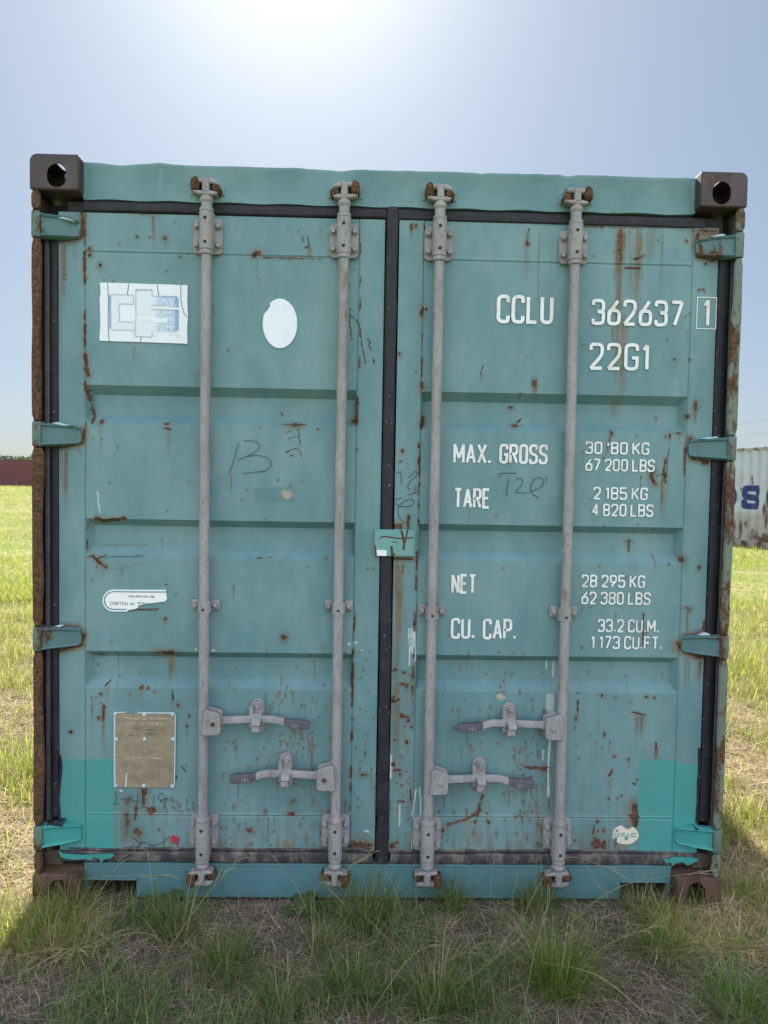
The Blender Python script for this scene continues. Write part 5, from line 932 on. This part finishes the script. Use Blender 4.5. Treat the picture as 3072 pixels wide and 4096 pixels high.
c5 = blades('g', pts(x, y), RNG.uniform(.06, .20, n)*(.8+d*.006), RNG.uniform(.004, .006, n)*(1+d*.085), RNG.uniform(.1, 1.1, n), RNG.uniform(0, 6.28, n), np.where(RNG.random((n, 1)) < .68, pal(GREEN*np.array([2.15, 2.0, 1.1]), n), pal(DRY, n)), .5, 2); tag(link('grass', c5, GM), kind='stuff')
# the strips right beside the container, out of the photograph's sight but part of the same field
x, y = scatter(70000, -6, 6, -.6, 9.5, lambda a, b: (np.abs(a) > 1.25)*(np.abs((a-_Cn[0])/(b-_Cn[1])) < .42)*(.12+.85*ss(.40, .62, fbm(a, b, .42, 51)))); n = len(x)
tag(link('grass', blades('g', pts(x, y), RNG.uniform(.05, .17, n), RNG.uniform(.003, .006, n), RNG.uniform(.15, 1.15, n), RNG.uniform(0, 6.28, n), np.where(RNG.random((n, 1)) < .66, pal(GREEN*np.array([1.9, 1.9, 1.1]), n), pal(DRY, n)), .55, 3), GM), kind='stuff')
# separate tufts
def tuft(px, py, h, spread, nb, label, dry=.15, green=(1, 1, 1)):
    c = G(px, py); c[2] = float(gz(c[0], c[1])); a = RNG.uniform(0, 6.28, nb); r = spread*.35*np.sqrt(RNG.random(nb)); P = np.stack([r*np.cos(a), r*np.sin(a), np.full(nb, -.004)], 1)
    az = a+RNG.normal(0, .5, nb); me = blades('grass_tuft', P, h*RNG.uniform(.45, 1.05, nb), RNG.uniform(.0016, .0032, nb), np.clip(RNG.normal(.42, .26, nb)+r/spread*.8, .03, 1.3), az, np.where(RNG.random((nb, 1)) > dry, pal(GREEN*np.array(green)*np.array([1.25, 1.35, 1.2]), nb), pal(DRY, nb)), .6, 5)
    o = link('grass_tuft', me, GM); o.location = c; return tag(o, label, 'grass tuft', 'grass tufts in front of the container')
for a in [(1462, 3700, .23, .16, 330, 'dense upright green tuft against the sill, left of the third locking bar'), (1815, 3630, .19, .09, 170, 'small narrow dark green tuft against the sill between the two right bars'), (1285, 3795, .13, .11, 170, 'short thin brownish tuft below the second locking bar', .4),
          (1745, 4015, .22, .16, 260, 'fine upright tuft at the bottom edge beneath the third locking bar', .3), (2236, 3960, .26, .18, 480, 'largest bright green tuft, in front of the rightmost locking bar', .08, (1.25, 1.2, .9)), (2640, 3830, .17, .20, 260, 'low dark spreading tuft in front of the right fork pocket', .1),
          (900, 3890, .18, .20, 300, 'spreading dark green tuft in front of the leftmost locking bar'), (290, 3650, .20, .13, 170, 'loose pale tuft against the lower left corner casting', .35), (1390, 3990, .17, .22, 330, 'sprawling wide-bladed tuft at the bottom, left of centre', .1, (.9, 1.05, 1)), (2960, 4060, .22, .22, 340, 'bright green tuft in the lower right corner of the view', .05, (1.15, 1.35, 1.2)),
          (700, 3760, .18, .14, 200, 'pale upright tuft in front of the left fork pocket', .2), (2150, 3640, .20, .14, 240, 'leaning tuft at the foot of the rightmost locking bar', .2), (2560, 3660, .17, .12, 160, 'sparse tuft under the right fork pocket opening', .25), (1130, 4060, .15, .16, 200, 'small tuft at the bottom edge below the second locking bar', .2)]: tuft(*a)
# broad-leaved weeds
def weed(px, py, n, ln, label, lobed=False):
    c = G(px, py); c[2] = float(gz(c[0], c[1])); rt = empty('leafy_weed', c, label, 'weed', 'broad-leaved weeds in the grass')
    for i in range(n):
        a = 6.28*i/n+random.uniform(-.4, .4); L = ln*random.uniform(.7, 1.1); V = []; m_ = 9
        for j in range(m_):
            t = j/(m_-1); w_ = L*.17*math.sin(math.pi*min(1, t*.92+.06))**.8*(1+(.35*math.sin(t*26) if lobed else 0)); up = L*(.75*t-.45*t*t); r = L*t
            for q, dz in ((-1, .25), (0, 0), (1, .25)): V.append((r*math.cos(a)-q*w_*math.sin(a), r*math.sin(a)+q*w_*math.cos(a), up+abs(q)*w_*dz+.004))
        me = np_mesh('leaf', np.array(V), gridfaces(m_, 3), smooth=True); col_attr(me, 'tint', np.repeat(pal(np.array([[.10, .17, .06]]), 1), len(V), 0)); o = bpy.data.objects.new('leaf', me); COL.objects.link(o); me.materials.append(GM); o.parent = rt
weed(1205, 3655, 6, .11, 'small leafy weed with oval leaves beside the second locking bar'); weed(1500, 3990, 5, .10, 'leafy weed with pointed leaves at the bottom near the middle'); weed(650, 3665, 7, .12, 'grey-green lobed weed in front of the left fork pocket', True); weed(1880, 3990, 6, .09, 'upright small-leaved weed at the bottom right of the centre')
# long seed stalks
def stalk(pxs, dy, label, head=0, r=.0011, tint=(.34, .31, .16), lean=None):
    p0 = G(*pxs[0]) if pxs[0][1] < 4090 else G(pxs[0][0], pxs[0][1]); p0[2] = float(gz(p0[0], p0[1])); y0 = p0[1]; W_ = [p0]+[B(a, b, min(y0+dy*(i+1)/(len(pxs)-1), .0)) for i, (a, b) in enumerate(pxs[1:])]; W_ = [np.array(q) for q in W_]
    E_ = [2*W_[0]-W_[1]]+W_+[2*W_[-1]-W_[-2]]; Q = []
    for i in range(1, len(E_)-2):
        for t in np.linspace(0, 1, 9)[:-1]:
            a, b, c, d = E_[i-1:i+3]; Q.append(.5*((2*b)+(c-a)*t+(2*a-5*b+4*c-d)*t*t+(3*b-a-3*c+d)*t**3))
    Q.append(W_[-1]); Q = np.array(Q)-p0; rt = empty('grass_stalk', p0, label, 'grass stalk', 'long seed stalks')
    mb = MB().tube(Q, list(np.linspace(r, r*.55, len(Q))), 5); o = mb.build('stem', SM, None, smooth=60); o.parent = rt; col_attr(o.data, 'tint', np.repeat(np.array([tint]), len(o.data.vertices), 0))
    if head:
        mb = MB(); d = Q[-1]-Q[-4]; d /= np.linalg.norm(d)
        for q in range(head):
            t = q/max(1, head-1); b = Q[-1]-d*.10*t; v = d+np.array([random.uniform(-.5, .5), random.uniform(-.4, .4), random.uniform(-.35, .45)]); v /= np.linalg.norm(v); L = random.uniform(.03, .075); pts_ = [b, b+v*L*.5, b+v*L+np.array([0, 0, -.008])]; mb.tube(pts_, [.0004, .0009, .0004], 4)
        o = mb.build('seed_head', SM, None, smooth=60); o.parent = rt; col_attr(o.data, 'tint', np.repeat(np.array([(.40, .35, .20)]), len(o.data.vertices), 0))
for a in [([(253, 3794), (380, 3600), (531, 3360)], .12, 'thin pale stalk leaning across the lower left casting', 4), ([(667, 3565), (610, 3440), (562, 3376)], .03, 'short stalk crossing the left fork pocket', 0), ([(605, 3900), (780, 3640), (944, 3448)], .18, 'long stalk with a feathery head in front of the leftmost locking bar', 7), ([(1104, 4070), (1240, 3840), (1258, 3596)], .22, 'bent brown stalk below the second locking bar', 2),
          ([(1456, 4085), (1629, 3843), (1740, 3775)], .16, 'curved stalk with forked head left of the third locking bar', 6), ([(1561, 4085), (1678, 3917), (1882, 3794)], .20, 'pale arching stalk with a long seed head under the third locking bar', 7), ([(1690, 4085), (1860, 3930), (2060, 3770)], .2, 'long low stalk slanting right at the bottom centre', 6), ([(1252, 3695), (1180, 3540), (1073, 3402)], .06, 'straight stalk leaning left over the sill below the second bar', 0),
          ([(1956, 3640), (1970, 3480), (1990, 3325)], .04, 'upright stalk rising over the sill, left of the rightmost bar', 2), ([(2221, 4028), (2400, 3800), (2622, 3700)], .2, 'arching stalk with a heavy head in front of the right fork pocket', 8), ([(2628, 4085), (2394, 3905), (2171, 3849)], .12, 'thick pale stalk bowing left across the lower right', 0, .0018), ([(2048, 3760), (2180, 3500), (2290, 3428), (2455, 3482)], .1, 'stalk arching over the sill at the foot of the rightmost bar', 6),
          ([(2221, 3740), (2480, 3547), (2838, 3485)], .1, 'long stalk bending right over the right fork pocket', 7), ([(1285, 3620), (1390, 3480), (1490, 3415)], .05, 'forked stalk over the sill beneath the centre gasket', 5), ([(2060, 3720), (2050, 3600), (2068, 3520)], .05, 'short upright stalk left of the rightmost bar', 1), ([(700, 3830), (560, 3730), (150, 3850)], -.05, 'dry stalk lying flat toward the left shadow edge', 0), ([(130, 3545), (400, 3508), (680, 3500)], .02, 'yellow stalk lying level across the lower left casting and pocket', 5),
          ([(2090, 4060), (2140, 3800), (2200, 3600)], .2, 'tall straight stalk left of the largest tuft', 5), ([(2400, 3720), (2420, 3600), (2370, 3500)], .04, 'thin stalk leaning left under the right fork pocket', 3)]: stalk(*a)
# ------------------------------------------------------------ far trees and overhead wires
def tree(x, y, h, w_, tint, label):
    z = float(gz(x, y)); rt = empty('tree', (x, y, z), label, 'tree', 'trees beyond the maroon container'); tr = MB().tube([(0, 0, 0), (.1, 0, h*.3), (0, .1, h*.62)], [.28, .22, .1], 8)
    for k in range(5): a = k*1.3; tr.tube([(0, 0, h*(.25+.06*k)), (math.cos(a)*w_*.3, math.sin(a)*w_*.3, h*(.5+.06*k))], [.1, .03], 5)
    o = tr.build('trunk', M['brown'], None); o.parent = rt; n = 2600; cl = RNG.normal(0, 1, (26, 3)); cl /= np.linalg.norm(cl, axis=1)[:, None]; cl *= RNG.uniform(.35, 1, (26, 1)); c = cl[RNG.integers(0, 26, n)]*np.array([w_*.42, w_*.42, h*.30])+RNG.normal(0, 1, (n, 3))*np.array([w_*.11, w_*.11, h*.07])+np.array([0, 0, h*.62]); u = RNG.normal(0, 1, (n, 3)); u /= np.linalg.norm(u, axis=1)[:, None]; v = np.cross(u, RNG.normal(0, 1, (n, 3))); v /= np.linalg.norm(v, axis=1)[:, None]; sz = RNG.uniform(.12, .30, (n, 1)); V = np.stack([c-u*sz-v*sz*.6, c+u*sz-v*sz*.6, c+u*sz+v*sz*.6, c-u*sz+v*sz*.6], 1).reshape(-1, 3)
    me = np_mesh('crown', V, np.arange(n*4).reshape(-1, 4)); col_attr(me, 'tint', np.repeat(pal(np.array([tint]), n, .35), 4, 0)); o = bpy.data.objects.new('crown', me); COL.objects.link(o); me.materials.append(TM); o.parent = rt
for px, d, h, w_, tint, lab in [(45, 150, 5.3, 7, (.085, .115, .105), 'bluish green round-topped tree, the taller of two above the maroon container'), (122, 120, 4.2, 5, (.105, .13, .07), 'yellow-green tree next to the teal container post'), (-30, 160, 4.6, 7, (.085, .11, .10), 'hazy low tree at the left edge of the view'), (62, 100, 3.35, 3, (.12, .16, .05), 'small bright green bush between two trees'), (92, 170, 3.9, 7, (.09, .12, .10), 'flat hazy tree between the bluish and the yellow-green trees'), (170, 150, 5.4, 7, (.08, .12, .05), 'tree hidden behind the teal container near its left post')]:  # bluish tints put the haze of distance into the leaf colour
    v = ray(px, 1880); tree(float(_Cn[0]+v[0]*d), float(_Cn[1]+d), h, w_, tint, lab)
for x, h, lab in ((30.0, 6.7, 'upper of two thin overhead wires above the pale grey container'), (30.4, 5.8, 'lower of two thin overhead wires above the pale grey container')):
    P = [(x, yy, h+.00009*(yy-60)**2) for yy in np.linspace(-60, 240, 40)]; tag(MB().tube(P, .0055, 5).build('overhead_wire', M['dark'], None), lab, 'wire')
print('verts', sum(len(o.data.vertices) for o in COL.objects if o.type == 'MESH'))
